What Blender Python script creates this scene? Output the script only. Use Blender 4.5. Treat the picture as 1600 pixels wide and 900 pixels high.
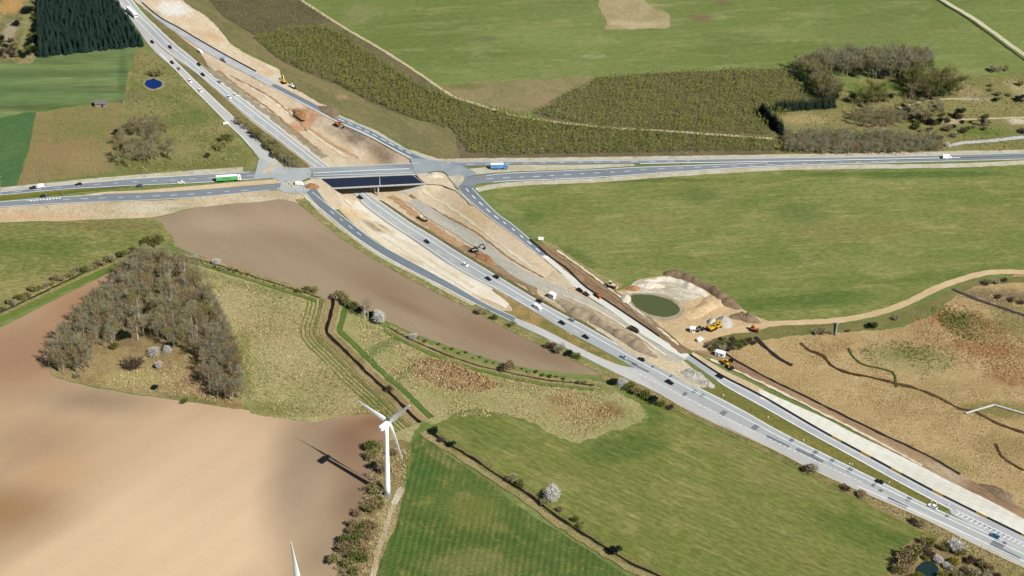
import bpy, math, random
import numpy as np
from mathutils import Vector, Matrix
from mathutils.geometry import tessellate_polygon
random.seed(7); RNG = random.Random(11)
sc = bpy.context.scene
COL = sc.collection
for o in list(bpy.data.objects): bpy.data.objects.remove(o)

# ------------------------------------------------------------------ camera
CAM_H, PITCH, FPX, ROLL = 565.0, math.radians(34), 2700.0, 0.035
cam_d = bpy.data.cameras.new('camera'); cam = bpy.data.objects.new('camera', cam_d); COL.objects.link(cam)
cam_d.sensor_width = 36; cam_d.lens = 36 * FPX / 1600; cam_d.clip_start = 1; cam_d.clip_end = 20000
CR = Matrix.Rotation(math.pi / 2 - PITCH, 3, 'X') @ Matrix.Rotation(ROLL, 3, 'Z')
cam.matrix_world = Matrix.Translation((0, 0, CAM_H)) @ CR.to_4x4()
sc.camera = cam
sc.render.resolution_x, sc.render.resolution_y = 1024, 576
# ------------------------------------------------------------------ world + sun
SUN_EL, SUN_AZ = math.radians(46), math.radians(141.5 - 180)      # direction (xy) TOWARDS the sun
w = bpy.data.worlds.new('World'); sc.world = w; w.use_nodes = True
nt = w.node_tree; bg = nt.nodes['Background']
sky = nt.nodes.new('ShaderNodeTexSky'); sky.sky_type = 'NISHITA'; sky.sun_disc = False
sky.sun_elevation = SUN_EL; sky.sun_rotation = math.pi / 2 - SUN_AZ; sky.air_density = 0.75; sky.dust_density = 0.2
nt.links.new(sky.outputs[0], bg.inputs[0]); bg.inputs[1].default_value = 0.05
sl = bpy.data.lights.new('sun', 'SUN'); sl.energy = 5.0; sl.angle = math.radians(0.53); sl.color = (1, 0.955, 0.88)
so = bpy.data.objects.new('sun', sl); COL.objects.link(so)
sd = Vector((math.cos(SUN_AZ) * math.cos(SUN_EL), math.sin(SUN_AZ) * math.cos(SUN_EL), math.sin(SUN_EL)))
so.rotation_euler = sd.to_track_quat('Z', 'Y').to_euler(); so.location = (200, 500, 400)
vs = sc.view_settings; vs.view_transform = 'Standard'; vs.look = 'None'; vs.exposure = 0.48; vs.gamma = 1; vs.use_curve_mapping = False
sc.render.engine = 'CYCLES'
ALB = 0.62            # photo colour (linear) -> base colour, so that the exposure above gives the photo's tone

# ------------------------------------------------------------------ pixels -> place
def ray(px, py): return CR @ Vector(((px - 800) / FPX, -(py - 450) / FPX, -1))
def U(px, py, z=0.0):
    d = ray(px, py); t = (z - CAM_H) / d.z
    return Vector((d.x * t, d.y * t, z))
def PXM(px, py):      # pixels per metre across, and pixels per metre in depth, at a ground pixel
    a, b, c = U(px, py), U(px + 10, py), U(px, py + 10)
    return 10 / (b - a).length, 10 / (c - a).length
def crom(P, step):
    P = [Vector(p) for p in P]
    if len(P) == 2: Q = P
    out = []
    for i in range(len(P) - 1):
        p0 = P[i - 1] if i else P[0] * 2 - P[1]; p1 = P[i]; p2 = P[i + 1]
        p3 = P[i + 2] if i + 2 < len(P) else P[-1] * 2 - P[-2]
        n = max(1, int((p2 - p1).length / step + .5))
        for k in range(n):
            t = k / n
            out.append(.5 * ((2 * p1) + (p2 - p0) * t + (2 * p0 - 5 * p1 + 4 * p2 - p3) * t * t + (3 * p1 - p0 - 3 * p2 + p3) * t ** 3))
    out.append(P[-1]); return out
def resamp(P, n):
    a = np.array([(p.x, p.y) for p in P]); d = np.r_[0, np.cumsum(np.hypot(*np.diff(a, axis=0).T))]
    t = np.linspace(0, d[-1], n)
    return [Vector((x, y, 0)) for x, y in zip(np.interp(t, d, a[:, 0]), np.interp(t, d, a[:, 1]))], d[-1]

# the motorway cutting under the bridge: a height field round a straight axis
AX0, AX1 = U(230, 40), U(1000, 560); AXD = (AX1 - AX0).normalized(); AXN = Vector((-AXD.y, AXD.x, 0))
def uv(p): q = Vector((p.x, p.y, 0)) - AX0; return q.dot(AXD), q.dot(AXN)
UB = uv(U(588, 277))[0]; CUT = 7.2
def sstep(t): t = min(1, max(0, t)); return t * t * (3 - 2 * t)
def depth_at(u):
    a = abs(u - UB) if u < UB else max(0, u - UB)
    return CUT * (1 - sstep((a - 45) / (150 if u < UB else 115)))
def prof(pix, floor=False):
    r = []
    for px, py in pix:
        p = U(px, py)
        if floor:
            for _ in range(6): p = U(px, py, -depth_at(uv(p)[0]))
        r.append(uv(p))
    r.sort(); return np.array([a for a, b in r]), np.array([b for a, b in r])
LO = prof([(222,48),(268,92),(300,122),(347,166),(394,210),(411,230),(444,258),(474,268),(503,283),(520,296),(530,328),(560,357),(617,396),(667,423),(712,448),(765,480),(812,500)])
LF = prof([(222,46),(270,88),(285,98),(322,127),(354,154),(372,170),(390,185),(432,217),(474,249),(492,262),(528,300),(552,310),(570,324),(615,355),(650,377),(700,412),(770,449),(812,476)], True)
RF = prof([(240,30),(300,72),(340,98),(410,150),(470,190),(540,225),(590,247),(622,302),(660,324),(700,345),(740,370),(800,408),(870,446),(930,478)], True)
RO = prof([(238,26),(290,58),(330,80),(400,124),(435,142),(487,170),(525,190),(575,213),(620,238),(648,253),(664,286),(700,287),(712,294),(737,318),(765,341),(800,365),(850,405),(900,448),(940,480)])
UMIN, UMAX = uv(U(236, 36))[0], uv(U(812, 470))[0] + 45
def hgt(x, y):
    u, v = uv(Vector((x, y, 0)))
    if u < UMIN or u > UMAX: return 0.0
    lo, lf, rf, ro = (float(np.interp(u, a, b)) for a, b in (LO, LF, RF, RO))
    # v grows to the left of the axis direction; sort so that lo/lf is one side and ro/rf the other
    s = 1 if lo > ro else -1
    lo, lf, rf, ro, v = lo * s, lf * s, rf * s, ro * s, v * s
    if v >= lo or v <= ro: return 0.0
    D = depth_at(u)
    k = 1.0
    if v > lf: k = (lo - v) / max(.5, lo - lf)
    elif v < rf: k = (v - ro) / max(.5, rf - ro)
    k = min(1, max(0, k))
    k = .35 * sstep(k) + .65 * k
    return -D * k
def G(px, py, zoff=0.0):
    p = U(px, py)
    for _ in range(14):
        z = hgt(p.x, p.y); q = U(px, py, z); p = p.lerp(q, .7)
    return Vector((p.x, p.y, hgt(p.x, p.y) + zoff))

# ------------------------------------------------------------------ materials
def lin(c): c /= 255; return c / 12.92 if c <= .04045 else ((c + .055) / 1.055) ** 2.4
def C(r, g, b, k=1.0): return (lin(r) * ALB * k, lin(g) * ALB * k, lin(b) * ALB * k, 1)
class NT:
    def __init__(s, name, rough=.95, spec=.2):
        s.m = bpy.data.materials.new(name); s.m.use_nodes = True; s.t = s.m.node_tree
        s.b = s.t.nodes['Principled BSDF']; s.b.inputs['Roughness'].default_value = rough
        s.b.inputs['Specular IOR Level'].default_value = spec
    def n(s, typ, **kw):
        x = s.t.nodes.new(typ)
        for k, v in kw.items(): setattr(x, k, v)
        return x
    def l(s, a, b): s.t.links.new(a, b)
    def val(s, x, sock):
        if isinstance(x, (int, float, tuple)): sock.default_value = x
        else: s.l(x, sock)
    def math(s, op, a, b=0.0, clamp=False):
        x = s.n('ShaderNodeMath', operation=op, use_clamp=clamp); s.val(a, x.inputs[0]); s.val(b, x.inputs[1]); return x.outputs[0]
    def vm(s, op, a, b):
        x = s.n('ShaderNodeVectorMath', operation=op); s.val(a, x.inputs[0]); s.val(b, x.inputs[1]); return x
    def noise(s, vec, scale, detail=4, rough=.6, dist=0.0):
        x = s.n('ShaderNodeTexNoise'); s.l(vec, x.inputs['Vector']); x.inputs['Scale'].default_value = scale
        x.inputs['Detail'].default_value = detail; x.inputs['Roughness'].default_value = rough; x.inputs['Distortion'].default_value = dist
        return x.outputs['Fac']
    def rng(s, v, a, b, c=0.0, d=1.0):
        x = s.n('ShaderNodeMapRange', interpolation_type='SMOOTHSTEP'); s.val(v, x.inputs[0])
        for i, q in enumerate((a, b, c, d)): x.inputs[i + 1].default_value = q
        return x.outputs[0]
    def mix(s, f, a, b, bt='MIX'):
        x = s.n('ShaderNodeMix', data_type='RGBA', blend_type=bt, clamp_factor=True)
        s.val(f, x.inputs[0]); s.val(a, x.inputs[6]); s.val(b, x.inputs[7]); return x.outputs[2]
    def pos(s): return s.n('ShaderNodeNewGeometry').outputs['Position']
def gmat(name, c1, c2, c3=None, s1=.02, s2=.12, s3=.8, f3=.6, var=.25, stripes=None, blobs=(), bump=.25, rough=.97, spec=.12, aniso=None, fine=2.2, soft=False):
    """ground cover: two colours in large patches, a third in small ones, speckle, optional tractor rows and stains"""
    N = NT(name, rough, spec); P = N.pos()
    V = P
    if aniso:           # (direction degrees, stretch) : texture drawn out along a working direction
        mp = N.n('ShaderNodeMapping', vector_type='TEXTURE'); N.l(P, mp.inputs[0])
        mp.inputs['Rotation'].default_value = (0, 0, math.radians(aniso[0])); mp.inputs['Scale'].default_value = (aniso[1], 1, 1); V = mp.outputs[0]
    col = N.mix(N.rng(N.noise(V, s1, 5, .62, .6), .38, .62), c1, c2)
    if c3: col = N.mix(N.math('MULTIPLY', N.rng(N.noise(V, s2, 6, .7, .8), .47, .68), f3), col, c3)
    grain = N.rng(N.noise(V, .45, 4, .7, .4), .34, .6, .62, 1.0)
    for (px, py, rx, ry, rot, bc, st) in blobs:
        c = U(px, py); sx, sy = PXM(px, py)
        d = N.vm('SUBTRACT', P, (c.x, c.y, 0)).outputs[0]
        mp = N.n('ShaderNodeMapping', vector_type='TEXTURE'); N.l(d, mp.inputs[0])
        mp.inputs['Rotation'].default_value = (0, 0, math.radians(rot)); mp.inputs['Scale'].default_value = (rx / sx, ry / sy, 1e4)
        ln = N.vm('LENGTH', mp.outputs[0], (0, 0, 0)).outputs['Value']
        ln = N.math('ADD', ln, N.math('MULTIPLY', N.math('SUBTRACT', N.noise(V, .02 if soft else .07, 3 if soft else 7, .5 if soft else .72), .5), 1.4 if soft else 2.2))
        col = N.mix(N.math('MULTIPLY', N.math('MULTIPLY', N.rng(ln, 1.5 if soft else 1.25, .1 if soft else .4), st), 1.0 if soft else grain), col, bc)
    g = N.noise(V, s3, 5, .75, .2)
    f = N.math('ADD', 1 - var * 1.1, N.math('MULTIPLY', N.rng(g, .36, .64), var * 2.2))
    g2 = N.noise(P, fine, 3, .7)
    f = N.math('MULTIPLY', f, N.rng(g2, .36, .64, 1 - var * .6, 1 + var * .6))
    if stripes:
        for (deg, period, amt) in stripes:
            a = math.radians(deg)
            d = N.vm('DOT_PRODUCT', P, (-math.sin(a), math.cos(a), 0)).outputs['Value']
            d = N.math('ADD', d, N.math('MULTIPLY', N.noise(P, .05, 2), period * .5))
            sn = N.math('SINE', N.math('MULTIPLY', d, 2 * math.pi / period))
            am = N.math('MULTIPLY', N.rng(N.noise(P, .03, 3), .3, .65, .25, 1), amt)
            f = N.math('MULTIPLY', f, N.math('ADD', 1.0, N.math('MULTIPLY', sn, am)))
    mc = N.n('ShaderNodeVectorMath', operation='SCALE'); N.l(col, mc.inputs[0]); N.l(f, mc.inputs['Scale'])
    N.l(mc.outputs[0], N.b.inputs['Base Color'])
    if bump:
        bp = N.n('ShaderNodeBump'); bp.inputs['Strength'].default_value = 1; bp.inputs['Distance'].default_value = bump
        N.l(N.math('ADD', g, N.math('MULTIPLY', g2, .5)), bp.inputs['Height']); N.l(bp.outputs[0], N.b.inputs['Normal'])
    return N.m
def flat(name, c, rough=.6, spec=.4, var=.12, scale=3., metal=0.0):
    N = NT(name, rough, spec); P = N.n('ShaderNodeTexCoord').outputs['Object']
    f = N.rng(N.noise(P, scale, 4, .65), .3, .7, 1 - var, 1 + var)
    mc = N.n('ShaderNodeVectorMath', operation='SCALE'); mc.inputs[0].default_value = c[:3]; N.l(f, mc.inputs['Scale'])
    N.l(mc.outputs[0], N.b.inputs['Base Color']); N.b.inputs['Metallic'].default_value = metal
    return N.m
def leafmat(name, c1, c2, rough=.8, ti=True):
    N = NT(name, rough, .15); oi = N.n('ShaderNodeObjectInfo').outputs['Random']
    P = N.pos(); f = N.rng(N.noise(P, .9, 3, .7), .3, .7)
    f = N.math('ADD', N.math('MULTIPLY', f, .55), N.math('MULTIPLY', oi, .45)) if ti else f
    N.l(N.mix(f, c1, c2), N.b.inputs['Base Color']); return N.m

# ------------------------------------------------------------------ mesh helpers
def tag(o, label=None, cat=None, group=None, kind=None):
    if label: o['label'] = label
    if cat: o['category'] = cat
    if group: o['group'] = group
    if kind: o['kind'] = kind
    return o
def link(name, me, parent=None, loc=None, rz=0.0, scale=None):
    o = bpy.data.objects.new(name, me); COL.objects.link(o)
    if parent: o.parent = parent
    if loc is not None: o.location = loc
    if rz: o.rotation_euler = (0, 0, rz)
    if scale is not None: o.scale = scale if hasattr(scale, '__len__') else (scale,) * 3
    return o
class MB:
    def __init__(s): s.v = []; s.f = []
    def add(s, vs, fs): n = len(s.v); s.v += [tuple(v) for v in vs]; s.f += [tuple(i + n for i in f) for f in fs]; return s
    def box(s, c, d, rz=0.0, taper=1.0):
        ca, sa = math.cos(rz), math.sin(rz); v = []
        for z in (-.5, .5):
            k = 1 if z < 0 else taper
            for x, y in ((-.5, -.5), (.5, -.5), (.5, .5), (-.5, .5)):
                X, Y = x * d[0] * k, y * d[1] * k; v.append((c[0] + X * ca - Y * sa, c[1] + X * sa + Y * ca, c[2] + z * d[2]))
        return s.add(v, [(3, 2, 1, 0), (4, 5, 6, 7), (0, 1, 5, 4), (1, 2, 6, 5), (2, 3, 7, 6), (3, 0, 4, 7)])
    def tube(s, a, b, r0, r1, n=6, cap=True):
        a, b = Vector(a), Vector(b); d = (b - a).normalized(); x = d.orthogonal().normalized(); y = d.cross(x)
        v = [a + (x * math.cos(t) + y * math.sin(t)) * r0 for t in [2 * math.pi * i / n for i in range(n)]] + \
            [b + (x * math.cos(t) + y * math.sin(t)) * r1 for t in [2 * math.pi * i / n for i in range(n)]]
        f = [(i, (i + 1) % n, n + (i + 1) % n, n + i) for i in range(n)]
        if cap: f += [tuple(range(n - 1, -1, -1)), tuple(range(n, 2 * n))]
        return s.add(v, f)
    def extr(s, prof, y0, y1, k=1.0):      # side outline (x,z) drawn out across y, optionally pinched
        n = len(prof); v = [(x, y0, z) for x, z in prof] + [(x, y1, z) for x, z in prof]
        return s.add(v, [tuple(range(n)), tuple(range(2 * n - 1, n - 1, -1))] + [(i, i + n, (i + 1) % n + n, (i + 1) % n) for i in range(n)])
    def loft(s, secs):                     # closed rings of equal length
        n = len(secs[0]); v = [p for q in secs for p in q]; f = []
        for k in range(len(secs) - 1):
            f += [(k * n + i, k * n + (i + 1) % n, (k + 1) * n + (i + 1) % n, (k + 1) * n + i) for i in range(n)]
        f += [tuple(range(n - 1, -1, -1)), tuple(range((len(secs) - 1) * n, len(secs) * n))]
        return s.add(v, f)
    def mesh(s, name, mat, smooth=False):
        me = bpy.data.meshes.new(name); me.from_pydata(s.v, [], s.f); me.materials.append(mat)
        if smooth: me.polygons.foreach_set('use_smooth', [True] * len(me.polygons))
        return me
    def build(s, name, mat, parent=None, smooth=False): return link(name, s.mesh(name, mat, smooth), parent)

LAYER = [0.0]
def nextz(): LAYER[0] += 0.005; return LAYER[0]
def jit(P, amp, seed=0):
    if not amp: return P
    r = random.Random(seed); n = len(P); out = []
    ph = [r.uniform(0, 6.28) for _ in range(4)]
    for i, p in enumerate(P):
        q, t = P[i - 1], P[(i + 1) % n]; d = (t - q); d = Vector((-d.y, d.x, 0)).normalized() if d.length > 1e-6 else Vector((0, 0, 0))
        k = .35 * math.sin(i * .37 + ph[0]) + .3 * math.sin(i * .83 + ph[1]) + r.uniform(-.45, .45)
        out.append(p + d * amp * k)
    return out
def sheet(name, pix, mat, label, kind='structure', jitter=.8, step=3.0, drape=False, parent=None, smooth=True, cat=None, lift=0.0):
    P = [U(*p) for p in pix]
    loop = crom(P + [P[0]], step)[:-1] if smooth else sum([[a.lerp(b, k / max(1, int((b - a).length / step))) for k in range(max(1, int((b - a).length / step)))] for a, b in zip(P, P[1:] + P[:1])], [])
    loop = jit(loop, jitter, len(pix) * 7 + int(pix[0][0])); z = nextz() + lift
    tr = tessellate_polygon([loop])
    me = bpy.data.meshes.new(name); me.from_pydata([(p.x, p.y, z) for p in loop], [], [tuple(t) for t in tr])
    me.materials.append(mat)
    for pl in me.polygons:
        if pl.normal.z < 0: pl.flip()
    o = link(name, me, parent)
    if not parent: tag(o, label, cat, None, kind)
    return o, z
def band(name, left, right, mat, label=None, step=4.0, across=6, drape=True, kind='structure', parent=None, jitter=0.0, zfix=None, seed=0, ground=True, cat=None):
    """a strip between two traced edges (pixels), laid on the terrain"""
    f = (lambda p: G(*p)) if ground else (lambda p: U(*p))
    L, R = crom([f(p) for p in left], 2.0), crom([f(p) for p in right], 2.0)
    _, ln = resamp(L, 2); n = max(2, int(ln / step)); L, _ = resamp(L, n); R, _ = resamp(R, n)
    if jitter: L, R = jit(L, jitter, seed + 1), jit(R, jitter, seed + 2)
    z0 = nextz() if zfix is None else zfix
    v, fc = [], []
    for a, b in zip(L, R):
        for k in range(across + 1):
            p = a.lerp(b, k / across); v.append((p.x, p.y, (hgt(p.x, p.y) if drape else 0) + z0))
    for i in range(n - 1):
        for k in range(across):
            a = i * (across + 1) + k; fc.append((a, a + 1, a + across + 2, a + across + 1))
    me = bpy.data.meshes.new(name); me.from_pydata(v, [], fc); me.materials.append(mat)
    for pl in me.polygons:
        if pl.normal.z < 0: pl.flip()
    o = link(name, me, parent)
    if label: tag(o, label, cat, None, kind)
    return o, z0
def track(name, pix, width, mat, label=None, parent=None, kind='structure', jitter=.3, zfix=None, drape=True, step=4.0, dash=None, across=2, off=0.0, cat=None):
    """a strip of a given width in metres along a traced centre line; dash=(on, off) breaks it up"""
    P, ln = resamp(crom([G(*p) if drape else U(*p) for p in pix], 2.0), 2)
    P = crom([G(*p) if drape else U(*p) for p in pix], 2.0); n = max(3, int(ln * 1.0 / step)) if not dash else max(3, int(resamp(P, 2)[1] / 1.5))
    P, ln = resamp(P, max(3, int(resamp(P, 2)[1] / (step if not dash else 1.5))))
    z0 = nextz() if zfix is None else zfix
    r = random.Random(len(pix)); v, fc = [], []; n = len(P); seg = ln / (n - 1)
    for i, p in enumerate(P):
        d = (P[min(n - 1, i + 1)] - P[max(0, i - 1)]).normalized(); nn = Vector((-d.y, d.x, 0))
        wl, wr = width / 2 + r.uniform(-jitter, jitter), width / 2 + r.uniform(-jitter, jitter)
        for k in range(across + 1):
            q = p + nn * (off - wl + (wl + wr) * k / across); v.append((q.x, q.y, (hgt(q.x, q.y) if drape else 0) + z0))
    for i in range(n - 1):
        if dash and (i * seg) % (dash[0] + dash[1]) > dash[0]: continue
        for k in range(across):
            a = i * (across + 1) + k; fc.append((a, a + 1, a + across + 2, a + across + 1))
    me = bpy.data.meshes.new(name); me.from_pydata(v, [], fc); me.materials.append(mat)
    for pl in me.polygons:
        if pl.normal.z < 0: pl.flip()
    o = link(name, me, parent)
    if label: tag(o, label, cat, None, kind)
    return o, z0

# ================================================================== GROUND
GREEN = gmat('grass_north', C(124,137,77), C(112,127,67), C(148,153,98), s1=.012, s2=.05, s3=.5, f3=.65, var=.12, aniso=(12, 3.0), stripes=[(12, 9, .03)],
    blobs=[(990,22,55,22,0,C(172,160,122),.95),(880,5,60,12,0,C(112,122,72),.7),(1095,28,24,7,0,C(128,105,82),.9),(1130,5,18,5,0,C(128,105,82),.8),(760,60,24,5,0,C(112,112,80),.8),
           (925,88,26,4,0,C(150,160,115),.8),(860,62,90,20,0,C(138,150,88),.6),(1400,60,150,30,0,C(122,134,76),.6),(560,22,30,20,0,C(140,140,95),.7),(1150,60,60,10,0,C(96,118,58),.5)])
AXH = 6000.
hole = []
us = np.linspace(UMIN + 1, UMAX - 1, 130)
lo_pts = [AX0 + AXD * float(u) + AXN * float(np.interp(u, *LO)) for u in us]
ro_pts = [AX0 + AXD * float(u) + AXN * float(np.interp(u, *RO)) for u in us]
hole = lo_pts + ro_pts[::-1]
outer = [Vector((-AXH, -2000, 0)), Vector((AXH, -2000, 0)), Vector((AXH, 8000, 0)), Vector((-AXH, 8000, 0))]
allp = outer + hole
me = bpy.data.meshes.new('ground'); me.from_pydata([(p.x, p.y, 0) for p in allp], [], [tuple(t) for t in tessellate_polygon([outer, hole])]); me.materials.append(GREEN)
for pl in me.polygons:
    if pl.normal.z < 0: pl.flip()
tag(link('ground', me), 'mottled green grassland stretching away beyond the roads', kind='structure')

SAND = gmat('raw_sand', C(224,206,176), C(208,187,156), C(234,224,202), s1=.03, s2=.1, s3=.6, f3=.6, var=.075, bump=.35, aniso=(-45, 2),
    blobs=[(300,60,60,16,-52,C(232,205,165),.7),(560,195,65,20,-48,C(150,132,112),.95),(505,165,45,14,-48,C(175,130,95),.8),(470,185,14,26,-45,C(200,140,95),.85),
           (600,235,40,12,-45,C(172,150,125),.85),(300,88,50,7,-55,C(165,150,122),.9),(390,165,70,5,-45,C(160,150,122),.85),(450,212,50,4,-45,C(165,152,120),.8),
           (560,205,25,10,0,C(120,112,98),.6),(530,178,30,9,-30,C(182,128,92),.7),(640,247,15,5,0,C(205,160,120),.7),
           (590,345,34,8,-42,C(168,150,122),.9),(690,360,60,7,-45,C(182,140,105),.85),(735,400,60,6,-42,C(150,118,88),.9),(660,330,20,5,-40,C(200,160,115),.8),(740,340,50,20,-45,C(212,186,142),.8),(560,330,30,8,-40,C(235,205,150),.8),
           (610,375,80,14,-40,C(240,230,200),1.0),(700,432,80,14,-40,C(240,232,208),1.0),(790,425,60,5,-42,C(150,132,108),.9)])
# the cutting itself
v, fc = [], []; nv = 44
uu = np.arange(UMIN, UMAX + 4, 4.0)
for u in uu:
    a, b = float(np.interp(u, *LO)), float(np.interp(u, *RO)); s = 1 if a > b else -1; a += 6 * s; b -= 6 * s
    for k in range(nv + 1):
        p = AX0 + AXD * float(u) + AXN * (a + (b - a) * k / nv); v.append((p.x, p.y, hgt(p.x, p.y) - .1 + .05 * math.sin(p.x * .9) * math.sin(p.y * .7)))
for i in range(len(uu) - 1):
    for k in range(nv): a = i * (nv + 1) + k; fc.append((a, a + 1, a + nv + 2, a + nv + 1))
me = bpy.data.meshes.new('earthworks'); me.from_pydata(v, [], fc); me.materials.append(SAND)
for pl in me.polygons:
    if pl.normal.z < 0: pl.flip()
    pl.use_smooth = True
tag(link('earthworks', me), 'raw sandy motorway cutting with graded slopes passing below the bridge', kind='structure')

# ------------------------------------------------------------------ fields (bottom layer first)
RIGHTGREEN = gmat('grass_right', C(132,139,78), C(116,128,66), C(162,157,102), s1=.02, s2=.09, s3=.6, f3=.65, var=.17, aniso=(8, 2.6), stripes=[(8, 6, .04)],
    blobs=[(930,280,230,5,3,C(82,104,48),.8),(1430,272,190,8,4,C(80,106,48),.85),(900,340,35,30,0,C(128,130,72),.6),(830,340,25,14,-45,C(92,112,52),.7),(900,400,40,10,-40,C(86,108,48),.7),
           (1330,360,120,22,10,C(146,138,86),.55),(1020,345,60,14,0,C(142,134,84),.5),(1560,345,60,25,0,C(146,138,86),.5),(1250,330,50,20,0,C(100,114,62),.5),(1250,470,130,16,10,C(86,110,48),.8),(1480,430,110,9,14,C(92,114,50),.6),(1090,300,40,14,0,C(98,112,62),.5)])
sheet('meadow', [(768,300),(800,289),(930,283),(1060,274),(1200,266),(1320,268),(1450,268),(1525,266),(1660,258),(1680,420),(1600,424),(1550,424),(1510,432),(1465,446),(1410,474),(1360,490),(1300,499),(1195,503),(1150,478),(1100,448),(1050,430),(990,438),(950,432),(900,408),(850,375),(800,335),(778,315)], RIGHTGREEN, 'large mottled green meadow south of the main road')
TANW = gmat('wetland', C(194,168,120), C(180,154,106), C(210,186,138), s1=.025, s2=.14, s3=1.0, f3=.7, var=.24, bump=.6,
    blobs=[(1500,500,95,18,-15,C(168,120,80),.85),(1540,545,70,12,-10,C(166,118,78),.85),(1580,590,50,14,0,C(164,122,82),.8),(1510,500,35,18,-20,C(128,132,76),.75),(1540,520,40,18,0,C(150,142,96),.7),
           (1420,560,85,26,0,C(164,158,106),.8),(1410,552,40,12,0,C(132,136,78),.7),(1300,545,20,30,-40,C(160,128,84),.6),(1585,500,45,40,0,C(132,130,78),.85),(1470,610,70,20,0,C(170,152,102),.6),(1560,640,60,16,0,C(118,118,60),.8),(1570,700,50,26,0,C(150,128,80),.7),(1480,730,60,20,0,C(150,142,86),.6),(1250,580,90,16,-30,C(188,162,112),.5),(1560,462,70,12,0,C(120,104,84),.8)])
sheet('wetland', [(1100,560),(1140,548),(1200,530),(1250,524),(1300,520),(1380,515),(1440,500),(1485,470),(1510,448),(1560,436),(1680,436),(1700,860),(1610,805),(1500,745),(1450,715),(1365,675),(1262,625),(1200,595),(1150,572)], TANW, 'tan and rust coloured reedy wetland', jitter=1.4, step=2.0)
VERGE = gmat('rough_verge', C(122,124,72), C(140,132,84), C(96,108,52), s1=.06, s2=.3, s3=1.4, var=.28, bump=.5)
STRAW = gmat('straw_verge', C(172,158,112), C(150,142,90), C(196,178,132), s1=.08, s2=.4, s3=1.6, var=.26, bump=.6)
sheet('track_bank', [(1120,530),(1190,512),(1300,506),(1370,497),(1420,482),(1485,455),(1520,438),(1620,432),(1620,440),(1530,446),(1495,462),(1440,496),(1380,512),(1300,520),(1200,530),(1140,546),(1118,545)], VERGE, 'rough green bank under the pale dirt track')

BROWN = gmat('harrowed_soil', C(164,146,120), C(156,138,112), C(172,152,126), s1=.02, s2=.05, s3=1.2, f3=.5, var=.035, aniso=(-42, 6), stripes=[(-42, 2.2, .02)], bump=.05, soft=True,
    blobs=[(420,345,120,24,0,C(176,156,130),.8),(760,520,90,24,-35,C(146,122,98),.9),(600,450,90,20,-35,C(146,124,100),.8),(340,350,60,16,0,C(178,160,136),.7),(860,555,60,16,-30,C(140,118,96),.8),(640,480,70,8,-35,C(136,114,92),.6)])
sheet('harrowed_field', [(232,344),(300,326),(380,316),(440,312),(470,322),(500,345),(560,385),(640,428),(740,482),(850,540),(900,563),(942,585),(880,582),(800,570),(700,540),(640,518),(600,500),(540,478),(500,465),(400,432),(320,402),(272,384),(262,362)], BROWN, 'bare brown harrowed field beside the slip road', jitter=.4)
BROWN2 = gmat('ploughed_soil', C(186,158,126), C(176,148,116), C(194,168,136), s1=.010, s2=.02, s3=.9, f3=.4, var=.022, aniso=(52, 5), stripes=[(52, 18, .02), (52, 2.6, .012)], bump=.04, soft=True,
    blobs=[(200,690,300,130,0,C(204,176,142),.8),(300,850,260,150,10,C(226,198,162),1.0),(110,900,200,60,10,C(222,194,158),.9),(330,720,110,90,0,C(216,188,154),.8),(40,560,110,60,30,C(164,130,102),.9),(150,470,80,34,30,C(166,126,96),.9),(0,800,110,44,15,C(158,124,84),.85),(150,625,90,24,0,C(150,132,108),.8),(60,690,90,44,20,C(172,144,112),.7),
           (540,690,80,50,0,C(142,112,88),1.0),(560,790,60,90,0,C(146,122,98),1.0),(470,740,50,110,0,C(160,142,118),.85),(500,870,60,70,0,C(160,140,116),.85),(600,660,50,16,0,C(138,104,78),.9),(90,740,60,26,20,C(200,160,112),.5)])
sheet('ploughed_field', [(-60,540),(0,512),(60,482),(130,447),(215,406),(230,412),(150,470),(100,530),(72,572),(95,592),(150,606),(250,622),(380,640),(470,657),(560,648),(602,652),(600,700),(585,750),(560,810),(540,860),(520,920),(510,980),(-120,1000),(-120,700)], BROWN2, 'wide smooth tan ploughed field below the bare grove', jitter=.5)
LEFTM = gmat('pasture_left', C(122,128,70), C(136,136,80), C(166,156,104), s1=.025, s2=.14, s3=.5, var=.24, aniso=(0, 2),
    blobs=[(60,385,120,16,0,C(98,116,54),.8),(160,352,110,7,0,C(132,118,78),.7),(40,450,80,22,0,C(160,150,96),.7)])
sheet('pasture', [(-60,352),(0,350),(120,346),(235,343),(262,362),(272,384),(235,388),(205,398),(150,428),(100,448),(50,472),(0,492),(-60,520)], LEFTM, 'sloping green pasture beside the hedge with a path')
GROVEG = gmat('grove_floor', C(168,150,104), C(146,124,86), C(186,172,120), s1=.05, s2=.25, s3=1.2, var=.28, bump=.5,
    blobs=[(200,500,50,40,0,C(122,108,80),.8),(340,560,40,60,-20,C(150,116,86),.8),(250,440,50,24,0,C(128,116,82),.8),(210,590,60,14,0,C(182,172,112),.8),(300,625,60,8,-10,C(110,120,62),.7),(270,500,40,30,0,C(120,110,60),.7)])
sheet('grove_floor', [(214,406),(250,396),(290,408),(325,452),(350,500),(372,560),(385,632),(340,634),(250,620),(150,604),(96,590),(72,572),(104,528),(152,468)], GROVEG, 'straw covered clearing under the bare grove')
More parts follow.
